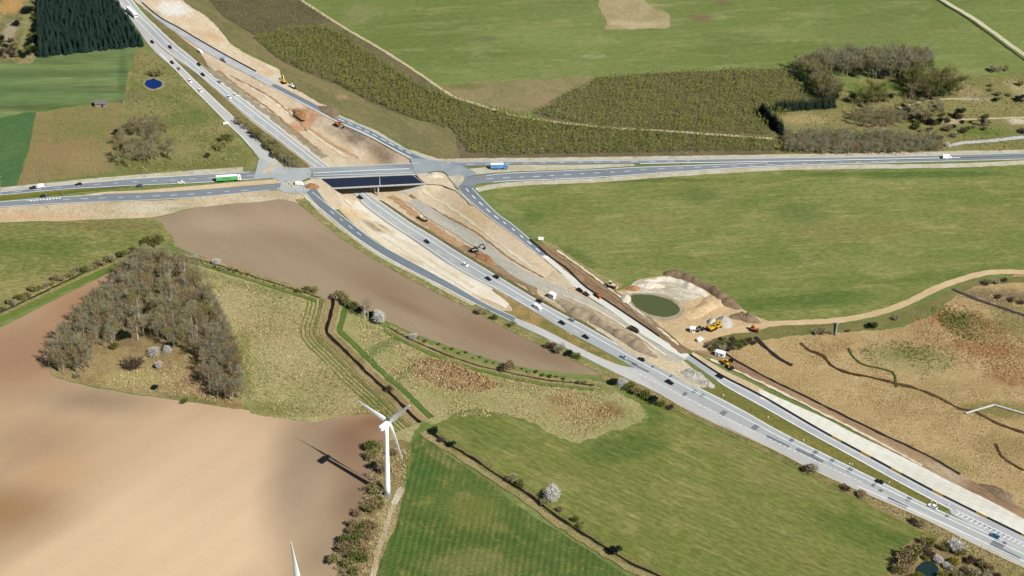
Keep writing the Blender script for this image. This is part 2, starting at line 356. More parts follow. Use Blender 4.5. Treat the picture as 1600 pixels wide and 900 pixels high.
ROUGH = gmat('rough_meadow', C(180,170,120), C(164,158,104), C(198,184,136), s1=.03, s2=.18, s3=1.1, var=.26, bump=.5, aniso=(-45, 1.8),
    blobs=[(440,510,60,30,0,C(176,160,112),.7),(520,600,60,30,-30,C(156,146,92),.6),(440,640,60,14,0,C(124,128,66),.8),(540,645,70,10,0,C(160,142,92),.7),(380,570,14,60,10,C(124,132,68),.8),(300,430,40,10,0,C(120,132,64),.8),(400,450,60,6,-20,C(126,134,70),.7),(590,640,40,20,-40,C(122,128,66),.8)])
sheet('rough_meadow', [(288,408),(330,420),(400,440),(470,462),(512,476),(512,520),(560,570),(610,615),(650,655),(640,690),(610,720),(606,690),(602,652),(560,648),(470,657),(384,636),(374,560),(352,500),(326,452)], ROUGH, 'straw coloured rough meadow between grove and stream', jitter=1.6, step=2.0)
sheet('marsh_meadow', [(526,470),(570,495),(640,528),(700,552),(770,574),(850,588),(930,596),(950,600),(985,625),(1010,642),(1002,660),(960,672),(905,692),(860,676),(810,652),(740,640),(690,655),(660,660),(610,612),(560,566),(516,518)],
    gmat('marsh_meadow', C(166,162,106), C(178,168,118), C(140,144,84), s1=.04, s2=.22, s3=1.2, var=.25, bump=.5, aniso=(-35, 2),
    blobs=[(705,585,70,26,-20,C(186,150,108),.95),(720,590,62,18,-25,C(168,120,82),.6),(900,640,75,24,-20,C(176,150,106),.85),(950,642,28,14,-20,C(134,100,66),.85),(870,625,24,8,-20,C(142,120,78),.7),(600,540,14,50,-42,C(92,118,58),.75),(620,590,12,50,-42,C(88,116,54),.7),(790,600,60,10,-20,C(142,142,86),.6),(930,605,40,8,-20,C(110,124,62),.7)]), 'marshy meadow with patches of rust brown reeds', jitter=2.2, step=2.0)
sheet('grass_field', [(690,662),(740,642),(806,654),(858,680),(905,694),(960,674),(1006,660),(1012,640),(975,612),(985,605),(1050,638),(1100,664),(1160,694),(1240,730),(1340,780),(1440,830),(1405,865),(1395,920),(1380,960),(1100,960),(1030,905),(985,880),(935,846),(870,802),(820,764),(770,734),(700,690),(676,672)],
    gmat('grass_south', C(114,124,60), C(124,130,68), C(156,150,94), s1=.02, s2=.1, s3=.6, f3=.7, var=.19, aniso=(-33, 3.2), stripes=[(-33, 3.6, .07)],
    blobs=[(980,700,80,22,20,C(78,104,44),.75),(1130,700,60,14,-25,C(146,138,90),.7),(1220,750,90,20,-25,C(140,134,84),.6),(1010,650,40,16,0,C(82,108,46),.7),(1340,830,80,30,-30,C(86,110,48),.7),(1180,800,110,30,-20,C(118,126,64),.5),(1260,880,90,24,-20,C(128,130,68),.5),(760,680,60,20,-35,C(98,116,58),.6),(1420,850,40,20,0,C(82,108,46),.6)]), 'striped green grass field beside the motorway', jitter=1.4, step=2.0)
sheet('crop_field', [(655,678),(690,704),(760,752),(810,790),(880,836),(960,886),(1040,950),(1040,990),(560,990),(578,920),(590,880),(612,830),(628,780),(636,730),(642,700)],
    gmat('young_crop', C(92,112,54), C(82,104,48), C(132,132,72), s1=.03, s2=.12, s3=.8, f3=.7, var=.2, stripes=[(84, 3.2, .19), (-38, 9, .05)],
    blobs=[(740,800,50,30,0,C(128,128,66),.6),(740,880,90,24,0,C(140,136,84),.6),(660,740,30,30,0,C(78,108,50),.7),(640,850,40,30,0,C(80,110,46),.6),(690,715,50,8,-42,C(150,142,92),.5)]), 'young green crop field with drilled rows by the turbine')
sheet('hedge_bank', [(604,688),(630,688),(644,702),(637,735),(630,775),(616,825),(596,875),(580,930),(572,985),(505,985),(528,890),(552,822),(580,755),(596,712)],
    gmat('hedge_bank', C(150,134,94), C(164,150,104), C(118,116,66), s1=.06, s2=.25, s3=1.1, var=.24, bump=.5, blobs=[(606,820,12,70,8,C(186,172,124),.8),(636,720,8,40,0,C(116,124,58),.8)]), 'brown and straw bank under the turbine hedgerow', jitter=.8)
sheet('scrub_bank', [(1392,880),(1404,858),(1430,842),(1466,838),(1500,858),(1540,880),(1620,918),(1640,960),(1385,960)], gmat('scrub_bank', C(150,128,90), C(168,148,106), C(110,106,58), s1=.08, s2=.3, s3=1.1, var=.28, bump=.5), 'brown scrubby bank around the corner pond', jitter=1.2)
# --- north west
sheet('crop_strip', [(-60,104),(0,97),(55,91),(110,85),(160,79),(212,76),(206,110),(196,152),(188,162),(150,162),(60,174),(0,184),(-60,190)],
    gmat('crop_north_west', C(96,122,74), C(110,130,80), C(150,152,102), s1=.02, s2=.05, s3=.5, var=.1, aniso=(6, 10), stripes=[(6, 24, .22)], blobs=[(192,120,9,50,12,C(82,106,62),.7),(100,172,120,6,3,C(72,100,54),.8),(60,98,80,4,4,C(70,98,52),.6)]), 'green crop strip in front of the spruce stand')
sheet('dark_crop', [(-60,188),(0,184),(57,176),(52,205),(36,262),(28,292),(-60,300)], gmat('crop_dark', C(78,112,66), C(86,118,70), C(104,126,78), s3=.5, var=.12), 'dark green crop corner above the main road')
sheet('fallow_field', [(57,176),(120,168),(192,162),(190,210),(182,262),(150,274),(80,282),(28,292),(40,255)],
    gmat('fallow', C(140,132,86), C(150,132,90), C(116,120,66), s1=.03, s2=.16, s3=.9, var=.22, blobs=[(70,250,30,30,0,C(156,132,96),.7),(140,250,40,20,0,C(162,140,102),.7),(130,200,50,14,0,C(126,128,70),.6)]), 'fallow brown and green field beside the shed')
sheet('rough_ground', [(214,76),(250,84),(285,118),(330,162),(372,212),(398,246),(404,258),(380,266),(300,270),(225,276),(182,276),(184,230),(192,162),(200,120)],
    gmat('rough_ground', C(146,142,90), C(122,128,70), C(168,156,108), s1=.04, s2=.2, s3=1., var=.26, bump=.5, blobs=[(290,185,40,16,0,C(96,118,58),.7),(230,95,20,14,0,C(160,144,104),.7),(215,150,20,14,0,C(138,126,98),.7),(340,205,20,10,-30,C(168,148,106),.6),(280,260,90,6,2,C(122,122,68),.8)]), 'rough grass around the blue pond by the slip road')
sheet('scrub_ground', [(-60,-40),(70,-40),(58,88),(0,97),(-60,104)],
    gmat('scrub_ground', C(150,138,98), C(110,112,66), C(182,168,132), s1=.05, s2=.2, s3=.8, var=.25, blobs=[(14,10,22,14,0,C(196,154,88),.9),(16,48,10,18,10,C(176,162,138),.85),(40,40,6,50,12,C(148,146,92),.8)]), 'scrubby ground with a sandy clearing beside the spruce stand')
sheet('bare_patch', [(928,-20),(1000,-20),(1010,4),(1022,13),(1040,19),(1045,30),(1043,44),(1010,45),(972,46),(944,45),(948,32),(938,14)], gmat('bare_patch', C(176,164,124), C(162,150,108), C(190,178,140), s1=.04, s2=.15, s3=.8, var=.14, blobs=[(990,38,40,7,0,C(196,184,146),.8)]), 'bare tan patch in the north meadow', jitter=1.5)
# --- plantation and its margins
PLANT = gmat('plantation_floor', C(122,112,84), C(108,102,72), C(136,126,94), s1=.04, s2=.25, s3=1.1, var=.24, bump=.4)
sheet('plantation_floor', [(244,-100),(380,-100),(436,-40),(472,2),(540,47),(600,82),(660,122),(704,152),(742,164),(800,181),(870,192),(950,201),(1050,207),(1200,217),(1226,236),(1200,243),(1000,247),(800,249),(716,249),(700,200),(640,185),(590,165),(540,140),(470,110),(425,88),(400,60),(345,25),(310,0)], PLANT, 'brown floor of the young tree plantation along the track')
sheet('plantation_floor', [(828,178),(880,150),(934,122),(1080,112),(1225,107),(1245,122),(1262,150),(1300,166),(1230,180),(1200,196),(1206,214),(1050,204),(950,198),(868,188)], PLANT, 'brown floor of the young tree plantation near the farm wood')
sheet('clearing', [(706,148),(690,135),(760,128),(850,124),(932,121),(885,147),(830,177),(770,168),(740,160)],
    gmat('clearing', C(150,138,100), C(134,128,86), C(164,148,114), s1=.05, s2=.25, s3=.9, var=.2, blobs=[(730,135,30,6,0,C(108,116,62),.7),(860,160,50,10,12,C(160,136,108),.7)]), 'bare rough clearing between the two plantations', jitter=2.5, step=2.0)
sheet('grass_strip', [(206,-104),(240,-104),(296,-40),(345,22),(402,60),(430,90),(470,111),(540,141),(590,166),(640,186),(703,202),(716,240),(712,250),(690,249),(640,230),(590,203),(530,176),(480,148),(446,126),(434,104),(400,88),(366,70),(345,48),(318,22),(282,0),(246,-48)],
    gmat('dry_grass_strip', C(136,128,88), C(120,118,76), C(152,138,100), s1=.05, s2=.2, s3=.9, var=.15, aniso=(-48, 4), blobs=[(440,100,20,12,-45,C(146,124,92),.7),(535,152,14,6,-30,C(178,152,116),.8),(660,215,40,14,-20,C(126,122,86),.6)]), 'dry olive grass strip between plantation and earthworks')
sheet('sand_strip', [(140,-96),(196,-104),(246,-50),(284,0),(320,24),(346,50),(367,74),(400,92),(432,106),(440,120),(450,130),(482,151),(530,179),(590,206),(640,234),(700,253),(668,252),(630,234),(575,204),(530,184),(475,157),(437,137),(400,115),(330,76),(250,31),(213,2),(176,-44)],
    gmat('graded_sand', C(230,210,178), C(222,196,160), C(240,232,212), s1=.05, s2=.2, s3=.9, var=.1, bump=.5, aniso=(-50, 3), blobs=[(268,16,34,12,-50,C(246,244,236),1.0),(240,22,20,6,-50,C(190,172,132),.8),(425,125,14,10,-40,C(226,222,206),.8),(330,55,30,5,-45,C(214,178,138),.7)]), 'strip of graded pale sand along the new slip road')
# --- farmstead surroundings
sheet('farm_ground', [(1185,180),(1235,165),(1290,160),(1330,130),(1390,120),(1480,118),(1560,120),(1680,110),(1690,236),(1500,243),(1240,246),(1216,225),(1206,205)],
    gmat('farm_ground', C(132,130,80), C(146,138,90), C(112,116,62), s1=.04, s2=.2, s3=.9, var=.24, blobs=[(1255,186,45,9,5,C(178,160,112),.85),(1340,138,22,12,0,C(104,128,52),.8),(1400,138,20,12,0,C(92,122,44),.85),(1300,120,18,8,-20,C(168,160,140),.8),(1515,145,30,9,-20,C(170,150,116),.8),(1520,155,24,4,0,C(172,168,152),.8),(1370,195,22,6,0,C(190,164,122),.8),(1530,205,45,8,0,C(92,122,46),.85),(1590,190,20,6,0,C(222,212,192),.9),(1480,190,20,4,0,C(206,182,156),.85),(1550,165,60,10,0,C(150,142,92),.6),(1590,135,20,12,0,C(188,172,128),.8)]), 'patchy grass and sand around the wooded farmstead')
# --- road banks
SANDB = gmat('sandy_bank', C(226,206,174), C(206,188,152), C(180,168,126), s1=.05, s2=.25, s3=1.1, var=.2, bump=.5, blobs=[(60,340,90,7,2,C(222,186,144),.85),(240,325,60,8,3,C(226,220,196),.8),(400,311,40,4,3,C(214,212,186),.8),(300,328,50,5,0,C(150,144,92),.6)])
band('road_bank', [(-60,330),(0,324),(100,318),(160,316),(280,311),(360,303),(430,297),(476,300)], [(-60,352),(0,348),(60,346),(160,343),(240,339),(300,326),(400,316),(440,312),(474,320)], SANDB, 'sandy embankment below the main road', ground=False, jitter=.8, across=2)
PALEV = gmat('pale_gravel_verge', C(206,202,182), C(192,182,152), C(222,218,204), s1=.1, s2=.4, s3=1.3, var=.14)
track('gravel_verge', [(-60,302),(0,297),(100,287),(200,278),(300,270),(380,265)], 6, PALEV, 'pale gravel verge behind the main road lamps', drape=False)
track('gravel_verge', [(640,236),(665,247),(690,251),(760,250),(840,249.5),(1000,247.5),(1200,244.5),(1400,241),(1640,236)], 4.8, PALEV, 'pale gravel verge between main road and plantation', drape=False)
track('gravel_verge', [(745,297),(775,291),(830,286),(930,282),(1050,273),(1200,264),(1320,261),(1420,260),(1520,258),(1640,252)], 5.5, PALEV, 'pale gravel verge between main road and green meadow', drape=False)

sheet('sand_apron', [(474,285),(490,279),(502,280),(512,287),(522,297),(534,318),(528,328),(512,322),(494,304),(484,296)], SAND, 'rust and sand apron at the west end of the new bridge', lift=.02)
sheet('sand_apron', [(652,274),(672,270),(690,270),(704,284),(716,299),(742,322),(736,320),(712,298),(690,290),(666,288),(658,281)], SAND, 'pale sand apron at the east end of the bridges', lift=.02)
# ================================================================== ROADS
def asphalt(name, c, c2, var=.06, stripes=None, aniso=None, blobs=()): return gmat(name, c, c2, None, s1=.06, s3=1.6, var=var, stripes=stripes, aniso=aniso, bump=.01, rough=.85, spec=.3, blobs=blobs)
ASPH = asphalt('motorway_asphalt', C(186,191,188), C(174,180,180), aniso=(-40, 8), var=.06)
ASPHL = asphalt('old_asphalt', C(204,204,200), C(190,190,188), aniso=(-48, 6))
ASPHD = asphalt('new_asphalt', C(130,140,147), C(118,129,138), aniso=(-40, 6))
ASPHM = asphalt('main_road_asphalt', C(142,150,156), C(128,138,146), aniso=(3, 10), blobs=[(560,268,110,8,0,C(156,168,170),.9),(600,265,60,4,0,C(168,178,180),.7),(450,270,30,10,0,C(190,194,192),.7)])
CONC = asphalt('pale_concrete', C(232,232,222), C(220,220,212), aniso=(-42, 5))
GRAV = gmat('grey_subbase', C(196,192,176), C(182,180,168), C(208,204,190), s1=.08, s2=.3, s3=1.3, var=.12, aniso=(-42, 4))
WHITE = flat('road_paint', C(246,248,246,1.3), .7, .3, .1, .8)
# motorway
ML = [(104,-90),(138,-50),(172,-12),(200,22),(222,42),(245,68),(267,86),(285,98),(322,127),(354,154),(372,170),(390,185),(432,217),(474,249),(492,263),(552,302),(570,322),(615,355),(650,377),(700,412),(735,433),(770,450),(800,467),(843,492),(875,512),(950,552),(1000,580),(1050,608),(1110,643),(1200,689),(1300,738),(1375,772),(1450,807),(1600,878),(1660,906)]
MR = [(126,-92),(161,-52),(196,-14),(223,20),(250,47),(275,70),(300,90),(320,108),(342,127),(385,158),(405,174),(430,193),(453,212),(480,233),(513,259),(575,302),(600,319),(640,347),(675,368),(716,394),(757,419),(800,445),(840,469),(876,489),(925,515),(990,552),(1075,597),(1150,635),(1217,673),(1280,705),(1375,752),(1450,790),(1487,806),(1600,859),(1660,887)]
DRYG = gmat('dry_median', C(136,126,82), C(118,114,70), C(158,142,98), s1=.08, s2=.3, s3=1.2, var=.22, bump=.4)
band('grass_median', [(270,93),(304,126),(326,147),(347,167),(366,185),(394,211),(412,231),(440,254),(462,264)], [(270,90),(300,110),(322,128),(354,155),(390,187),(432,219),(474,251),(486,262)], DRYG, 'dry grassy median between slip road and northern motorway', zfix=.055, jitter=.3, across=8)
band('grass_gore', [(224,19),(250,45),(275,68),(300,88),(326,108)], [(228,19),(258,40),(288,62),(312,82),(327,107)], DRYG, 'dry grass strip between motorway and worn slip road', zfix=.06, jitter=.5)
VERGED = gmat('dark_verge', C(112,108,66), C(132,120,78), C(92,96,52), s1=.1, s2=.4, s3=1.3, var=.26, bump=.4)
# verges first
band('grass_verge', [(590,313),(640,347),(675,368),(716,394),(757,419),(800,445),(840,469),(876,489),(925,515),(990,552)], [(597,313.5),(645.5,345.5),(682,367),(724,394),(765,419),(808,444.5),(848,468.5),(885,489),(933,513),(997,549)], VERGED, 'narrow green verge on the earthworks side of the motorway', jitter=.4)
sheet('grass_median', [(1000,556),(1060,574),(1072,566),(1100,586),(1140,611),(1200,642),(1262,677),(1330,713),(1417,761),(1484,797),(1450,790),(1375,752),(1280,705),(1217,675),(1150,637),(1075,599)],
    gmat('median_grass', C(122,120,62), C(136,130,72), C(108,112,54), s1=.06, s2=.25, s3=1.2, var=.22, aniso=(-33, 3)), 'olive grass median between the two motorway carriageways', jitter=.2)
sheet('grass_verge', [(700,470),(760,480),(800,500),(850,520),(912,550),(968,573),(950,555),(900,528),(860,503),(800,468),(770,452),(800,486)],
    gmat('island_grass', C(126,124,66), C(172,146,96), C(112,114,58), s1=.06, s2=.25, s3=1.2, var=.2), 'grass island between slip road and motorway', jitter=.3)
band('roadside_bank', [(935,585),(962,583),(1025,613),(1100,653),(1200,698),(1275,736),(1365,776),(1450,813),(1525,851),(1660,915)], [(945,598),(985,606),(1050,638),(1120,672),(1200,710),(1275,750),(1365,794),(1450,838),(1520,878),(1640,940)],
    gmat('roadside_bank', C(128,126,72), C(162,146,98), C(96,108,52), s1=.07, s2=.25, s3=1.2, var=.25, bump=.5), 'rough grass bank between motorway and striped field', jitter=.8, ground=False)
band('roadside_bank', [(480,310),(505,333),(550,370),(600,403),(650,430),(690,450),(737,475),(800,506),(850,530),(900,555),(960,586)], [(460,312),(495,342),(542,378),(592,410),(642,437),(682,458),(735,484),(795,516),(850,542),(900,566),(945,588)],
    gmat('slip_bank', C(150,142,90), C(126,128,70), C(196,186,150), s1=.08, s2=.3, s3=1.3, var=.24), 'grassy bank between slip road and harrowed field', jitter=.5, ground=False)
band('sand_shoulder', [(478,300),(508,329),(552,365),(602,398),(652,425),(700,450),(745,474)], [(474,306),(502,335),(547,370),(597,404),(648,430),(694,455),(738,478)], PALEV, 'pale shoulder below the dark slip road', ground=False)
band('pale_plateau', [(548,330),(585,360),(632,392),(690,428),(745,460),(790,482)], [(556,312),(580,332),(615,356),(650,378),(700,413),(770,450),(800,468)], gmat('pale_sand', C(242,236,216), C(234,224,200), C(246,242,228), s1=.05, s2=.15, s3=.7, var=.06, bump=.25, blobs=[(592,347,34,9,-42,C(172,152,122),1.0),(560,325,24,9,-40,C(230,198,150),.9),(640,372,20,4,-40,C(214,200,168),.7)]), 'smooth pale sand plateau between slip road and motorway', zfix=.045, jitter=.9, across=8)
mw, zm = band('motorway', ML, MR, ASPH, 'light grey two-lane motorway running through the cutting under the bridge', across=8, step=3)
mlane, zl = band('merge_lane', [(800,504),(850,527),(900,552),(960,582),(1025,613),(1100,653),(1150,675),(1200,698),(1275,736),(1365,776),(1450,813),(1525,851),(1600,888),(1660,915)], [(800,495),(850,515),(912,547),(965,570),(1000,578),(1050,606),(1110,640),(1200,684),(1300,732),(1375,768),(1450,804),(1600,876),(1660,904)], ASPHL, 'pale merging lane joining the motorway')
slw, zs = band('slip_road', [(472,294),(505,330),(550,367),(600,400),(650,427),(690,447),(737,472),(802,504)], [(492,292),(514,321),(555,353),(585,376),(615,394),(665,421),(712,447),(760,475),(806,496)], ASPHD, 'dark asphalt slip road curving past the harrowed field')
nw, zn = band('slip_road', [(96,-92),(136,-48),(172,-8),(188,12),(204,30),(218,50),(234,72),(252,90),(275,110),(295,132),(315,152),(335,172),(357,195),(376,213),(392,231),(404,247),(410,258)], [(110,-92),(150,-48),(186,-8),(202,14),(218,34),(232,52),(248,72),(266,88),(284,105),(304,125),(326,146),(347,166),(365,183),(394,210),(411,229),(428,246),(446,264)], ASPHL, 'pale slip road rising beside the blue pond')
ne, zne = band('slip_road', [(130,-94),(168,-54),(205,-14),(236,22),(255,37),(280,54),(310,74),(345,95),(400,123),(435,142),(487,170),(525,190),(575,213),(600,226),(620,238),(650,254)], [(140,-96),(180,-52),(218,-6),(230,14),(250,28),(280,45),(310,63),(350,86),(400,113),(437,134),(475,154),(530,181),(575,200),(617,222),(645,238),(690,253)],
    asphalt('worn_slip', C(196,198,198), C(178,184,188)), 'worn slip road beside the graded sand strip')
track('slip_lane', [(425,133),(440,140),(487,164),(530,187),(575,206),(612,227),(650,246),(680,256)], 4.2, ASPHD, 'dark new lane on the worn slip road', jitter=0)
se, zse = band('slip_road', [(708,286),(722,304),(740,320),(767,342),(800,366),(850,405)], [(738,290),(758,315),(780,336),(800,350),(829,375),(862,405)], ASPHD, 'dark slip road running down from the junction beside the green meadow')
sheet('haul_yard', [(866,424),(884,432),(905,448),(888,452),(900,462),(930,474),(960,492),(1000,520),(1035,546),(1070,565),(1100,592),(1105,606),(1080,602),(1040,580),(990,556),(940,520),(900,496),(870,478),(852,467),(838,455),(846,442),(856,432)],
    gmat('haul_sand', C(220,208,180), C(206,192,162), C(232,224,202), s1=.06, s2=.25, s3=1.1, var=.15, aniso=(-42, 3), bump=.5, blobs=[(900,480,60,10,-40,C(160,140,112),.85),(960,515,60,9,-35,C(168,146,114),.8),(1085,592,30,8,-30,C(178,176,166),.85),(1050,575,40,8,-30,C(226,206,166),.7),(850,425,40,10,-42,C(206,178,136),.8)]), 'bare haul yard of sand and spoil between the carriageways', jitter=.8)
sb, zsb = band('subbase_road', [(636,316),(664,338),(704,362),(752,394),(800,430),(850,456),(900,474),(950,496),(1000,528),(1056,566)], [(650,310),(684,332),(742,366),(800,411),(850,437),(896,458),(950,484),(990,512),(1030,540),(1076,562)], GRAV, 'grey gravel subbase of the unfinished carriageway', jitter=.5)
tc, ztc = band('temporary_road', [(846,400),(860,413),(880,430),(900,450),(926,468),(960,490),(1000,520),(1040,545),(1072,562)], [(858,400),(885,420),(915,450),(960,480),(1015,517),(1040,534),(1080,556)], CONC, 'pale temporary road past the parked site cars')
rc, zrc = band('carriageway', [(1070,560),(1120,595),(1140,608),(1200,641),(1262,676),(1330,713),(1417,761),(1486,797),(1600,851),(1660,880)], [(1078,556),(1125,587),(1168,609),(1205,629),(1282,674),(1365,719),(1462,771),(1600,839),(1660,868)], asphalt('new_carriageway', C(188,190,192), C(176,180,184)), 'narrow grey carriageway beside the dark barrier')
DIRT = gmat('brown_dirt', C(160,134,104), C(144,118,90), C(178,152,118), s1=.06, s2=.25, s3=1.1, var=.2, aniso=(-42, 6), bump=.5)
sheet('haul_road', [(840,380),(864,388),(900,416),(940,444),(965,458),(1010,494),(1045,524),(1075,545),(1064,553),(1040,533),(1015,516),(960,479),(915,449),(862,404)], DIRT, 'rutted brown dirt haul road beside the pale road', jitter=.6)
band('spoil_strip', [(842,374),(870,386),(905,409),(945,432),(975,444)], [(852,384),(872,394),(902,417),(940,444),(962,456)], STRAW, 'straw strip between haul road and green meadow', jitter=.7)
sheet('quarry_ground', [(962,456),(985,446),(1000,438),(1050,431),(1090,444),(1140,472),(1196,501),(1210,506),(1186,516),(1140,524),(1110,534),(1130,545),(1110,552),(1075,546),(1045,522),(1010,492)],
    gmat('pond_sand', C(222,192,146), C(204,178,138), C(232,214,180), s1=.06, s2=.2, s3=1., var=.16, bump=.5, blobs=[(1010,447,45,9,0,C(214,210,190),.9),(985,452,20,6,0,C(162,110,72),.85),(1030,490,40,14,0,C(176,166,136),.6),(978,466,12,12,0,C(226,196,158),.8),(1080,455,30,8,-30,C(190,182,150),.7),(1110,475,40,20,20,C(226,194,146),.7),(1080,520,40,8,0,C(208,184,140),.8)]), 'sandy working area around the green pond', jitter=.8)
band('works_strip', [(1076,548),(1110,560),(1150,580),(1200,606),(1282,646),(1365,690),(1462,742),(1600,815),(1660,846)], [(1128,547),(1150,566),(1200,592),(1262,622),(1365,672),(1450,712),(1500,742),(1600,796),(1660,830)],
    gmat('works_dirt', C(176,148,114), C(162,134,104), C(206,186,152), s1=.06, s2=.25, s3=1., var=.18, aniso=(-33, 5), bump=.5, blobs=[(1560,768,60,24,-30,C(138,110,88),.85),(1480,742,30,14,-30,C(190,176,150),.7),(1540,795,30,6,-30,C(172,170,150),.7),(1150,575,60,8,-30,C(146,112,82),.7)]), 'brown works strip between pale pavement and wetland', jitter=.7, ground=False)
band('sand_edge', [(1080,556),(1125,586),(1170,608),(1205,628),(1282,673)], [(1082,550),(1130,578),(1180,602),(1215,622),(1292,662)], gmat('edge_sand', C(222,204,170), C(208,186,150), C(232,218,192), s3=1., var=.12), 'light sand edge behind the dark barrier', ground=False)
pv, zpv = band('new_pavement', [(1188,622),(1225,640),(1282,674),(1365,719),(1462,771),(1600,839),(1660,868)], [(1186,608),(1235,630),(1280,650),(1330,675),(1425,722),(1475,748),(1550,785),(1600,812),(1660,842)],
    gmat('fresh_concrete', C(232,232,218), C(222,220,206), C(238,238,228), s1=.08, s2=.3, s3=1.4, var=.08, aniso=(-33, 6), stripes=[(57, 6, .04)], bump=.05), 'bright pale new pavement under construction', ground=False, jitter=.4)
# main road over the bridge (kept level)
ew, zew = band('main_road', [(-60,309),(0,300),(100,289),(160,285),(200,280),(280,276),(340,272),(400,268),(440,266),(475,264),(580,259),(650,255),(690,253),(840,252),(1000,250),(1200,247),(1400,244),(1600,239),(1660,237)], [(-60,315),(0,306),(100,297),(160,294),(200,291),(280,288),(340,285),(400,280),(430,279),(480,277),(580,274),(645,272),(690,264),(800,258),(975,256),(1200,253.5),(1400,249.5),(1600,244),(1660,242)], ASPHM, 'grey main road crossing the motorway on the bridge', drape=False, ground=False, zfix=.33)
ew2, z2 = band('main_road', [(-60,324),(0,315),(100,307),(160,304),(280,299),(380,292),(430,288),(465,286)], [(-60,334),(0,325),(100,319),(160,316),(280,311),(360,304),(430,298),(478,298)], ASPHM, 'near carriageway of the main road below the sand island', drape=False, ground=False, zfix=.30)
ew3, z3 = band('main_road', [(712,290),(722,279),(745,275),(800,270),(925,265),(1000,261),(1200,254),(1400,250.5),(1600,245),(1660,243)], [(738,292),(746,288),(765,286),(800,284),(925,279),(1050,270),(1200,261),(1400,255),(1600,249),(1660,247)], ASPHM, 'near carriageway of the main road beside the green meadow', drape=False, ground=False, zfix=.30)
sheet('junction', [(404,250),(416,256),(446,262),(482,265),(484,278),(470,284),(486,292),(476,302),(440,300),(438,284),(420,279),(398,281),(400,268)], asphalt('junction_asphalt', C(186,192,192), C(174,182,184)), 'pale worn junction at the west end of the bridge', lift=.12, jitter=0)
sheet('junction', [(640,248),(660,249),(692,253),(720,260),(745,272),(722,280),(716,296),(704,282),(690,268),(652,272),(646,262)], asphalt('junction_asphalt_east', C(160,170,174), C(148,158,164)), 'grey worn junction at the east end of the bridge', lift=.12, jitter=0)
sheet('traffic_island', [(408,271),(420,260),(428,252),(434,258),(428,268),(418,273)], PALEV, 'pale triangular island at the west junction', lift=.16, jitter=.2)
sheet('traffic_island', [(440,288),(452,284),(470,283),(478,286),(470,292),(454,294)], PALEV, 'dusty pale works area at the west junction', lift=.16, jitter=.3)
sheet('traffic_island', [(700,277),(716,274),(726,278),(722,286),(716,292),(708,286)], PALEV, 'pale triangular island at the east junction', lift=.16, jitter=.2)
band('sand_island', [(118,308),(160,301),(220,298),(280,293),(340,288),(400,283),(440,280)], [(112,309),(160,304),(220,302),(280,299),(340,295),(400,290),(440,287)], gmat('island_sand', C(222,200,164), C(212,190,152), C(230,216,190), s3=1., var=.1), 'long sand filled island between the main road lanes', drape=False, ground=False, zfix=.36)
band('grass_median', [(-60,317),(0,308),(80,301),(160,294.5),(205,291)], [(-60,323),(0,313.5),(80,305),(160,297),(205,292)], gmat('moss_median', C(116,116,42), C(130,124,56), s3=1., var=.15), 'moss green median of the main road', drape=False, ground=False, zfix=.36)
band('gravel_median', [(690,268),(740,264),(800,258.5),(900,258),(990,256.5)], [(716,277),(750,273),(800,269),(900,265.5),(992,260)], PALEV, 'pale gravel median splitting the main road lanes', drape=False, ground=False, zfix=.37)
lr, zlr = band('lane', [(1480,228),(1500,222),(1540,219),(1600,212),(1660,206)], [(1484,231),(1504,226),(1545,223),(1600,217),(1660,211)], ASPHL, 'pale country lane below the farm garden', ground=False)

# dirt tracks
PALET = gmat('pale_track', C(206,194,152), C(194,180,138), C(216,206,172), s1=.08, s2=.3, s3=1.2, var=.12)
track('farm_track', [(375,-96),(440,-26),(470,0),(540,45),(600,80),(662,120),(706,150),(742,162),(800,180),(867,191),(950,200),(1050,206),(1206,217)], 2.6, PALET, 'thin pale track edging the plantation')
track('farm_track', [(1440,-24),(1472,0),(1525,32),(1600,86),(1680,144)], 4.2, gmat('white_track', C(212,208,176), C(200,196,160), s3=1., var=.1), 'straight pale track across the north meadow')
track('grass_ditch', [(1432,-24),(1464,0),(1517,33),(1592,88),(1672,146)], 2.0, gmat('dark_ditch', C(58,66,36), C(72,78,44), s3=1., var=.25), 'dark ditch along the straight pale track', drape=False)
track('dirt_track', [(1070,540),(1110,524),(1150,516),(1200,507),(1300,502),(1362,492),(1412,476),(1466,450),(1512,434),(1550,426),(1600,426),(1680,430)], 5.0, gmat('dirt_track', C(216,190,148), C(204,178,136), C(226,204,166), s3=1., var=.1), 'curving pale dirt track between green meadow and wetland')
track('farm_track', [(1480,188),(1540,186),(1600,184),(1680,180)], 2.2, PALET, 'pale farm track above the garden')
track('farm_track', [(1400,170),(1450,158),(1490,155),(1530,156)], 1.8, PALET, 'faint track below the farm wood')
track('field_path', [(-40,508),(0,494),(60,466),(110,442),(170,415),(226,391)], 1.6, STRAW, 'straw path along the ditch hedge')
track('grass_margin', [(-40,512),(0,500),(60,472),(120,444),(200,408)], 4.5, gmat('bright_margin', C(112,130,58), C(98,120,50), s3=1., var=.2), 'bright green margin above the ploughed field')
track('turbine_track', [(625,765),(618,782),(610,800),(603,825),(592,860),(582,900),(572,950)], 3.0, gmat('turbine_track', C(196,178,142), C(176,160,120), C(214,204,184), s3=1., var=.15), 'sandy service track to the wind turbine', jitter=.6)
track('crane_pad', [(627,764),(622,775),(616,788)], 3.6, PALEV, 'pale gravel strip beside the turbine foot', jitter=.4)
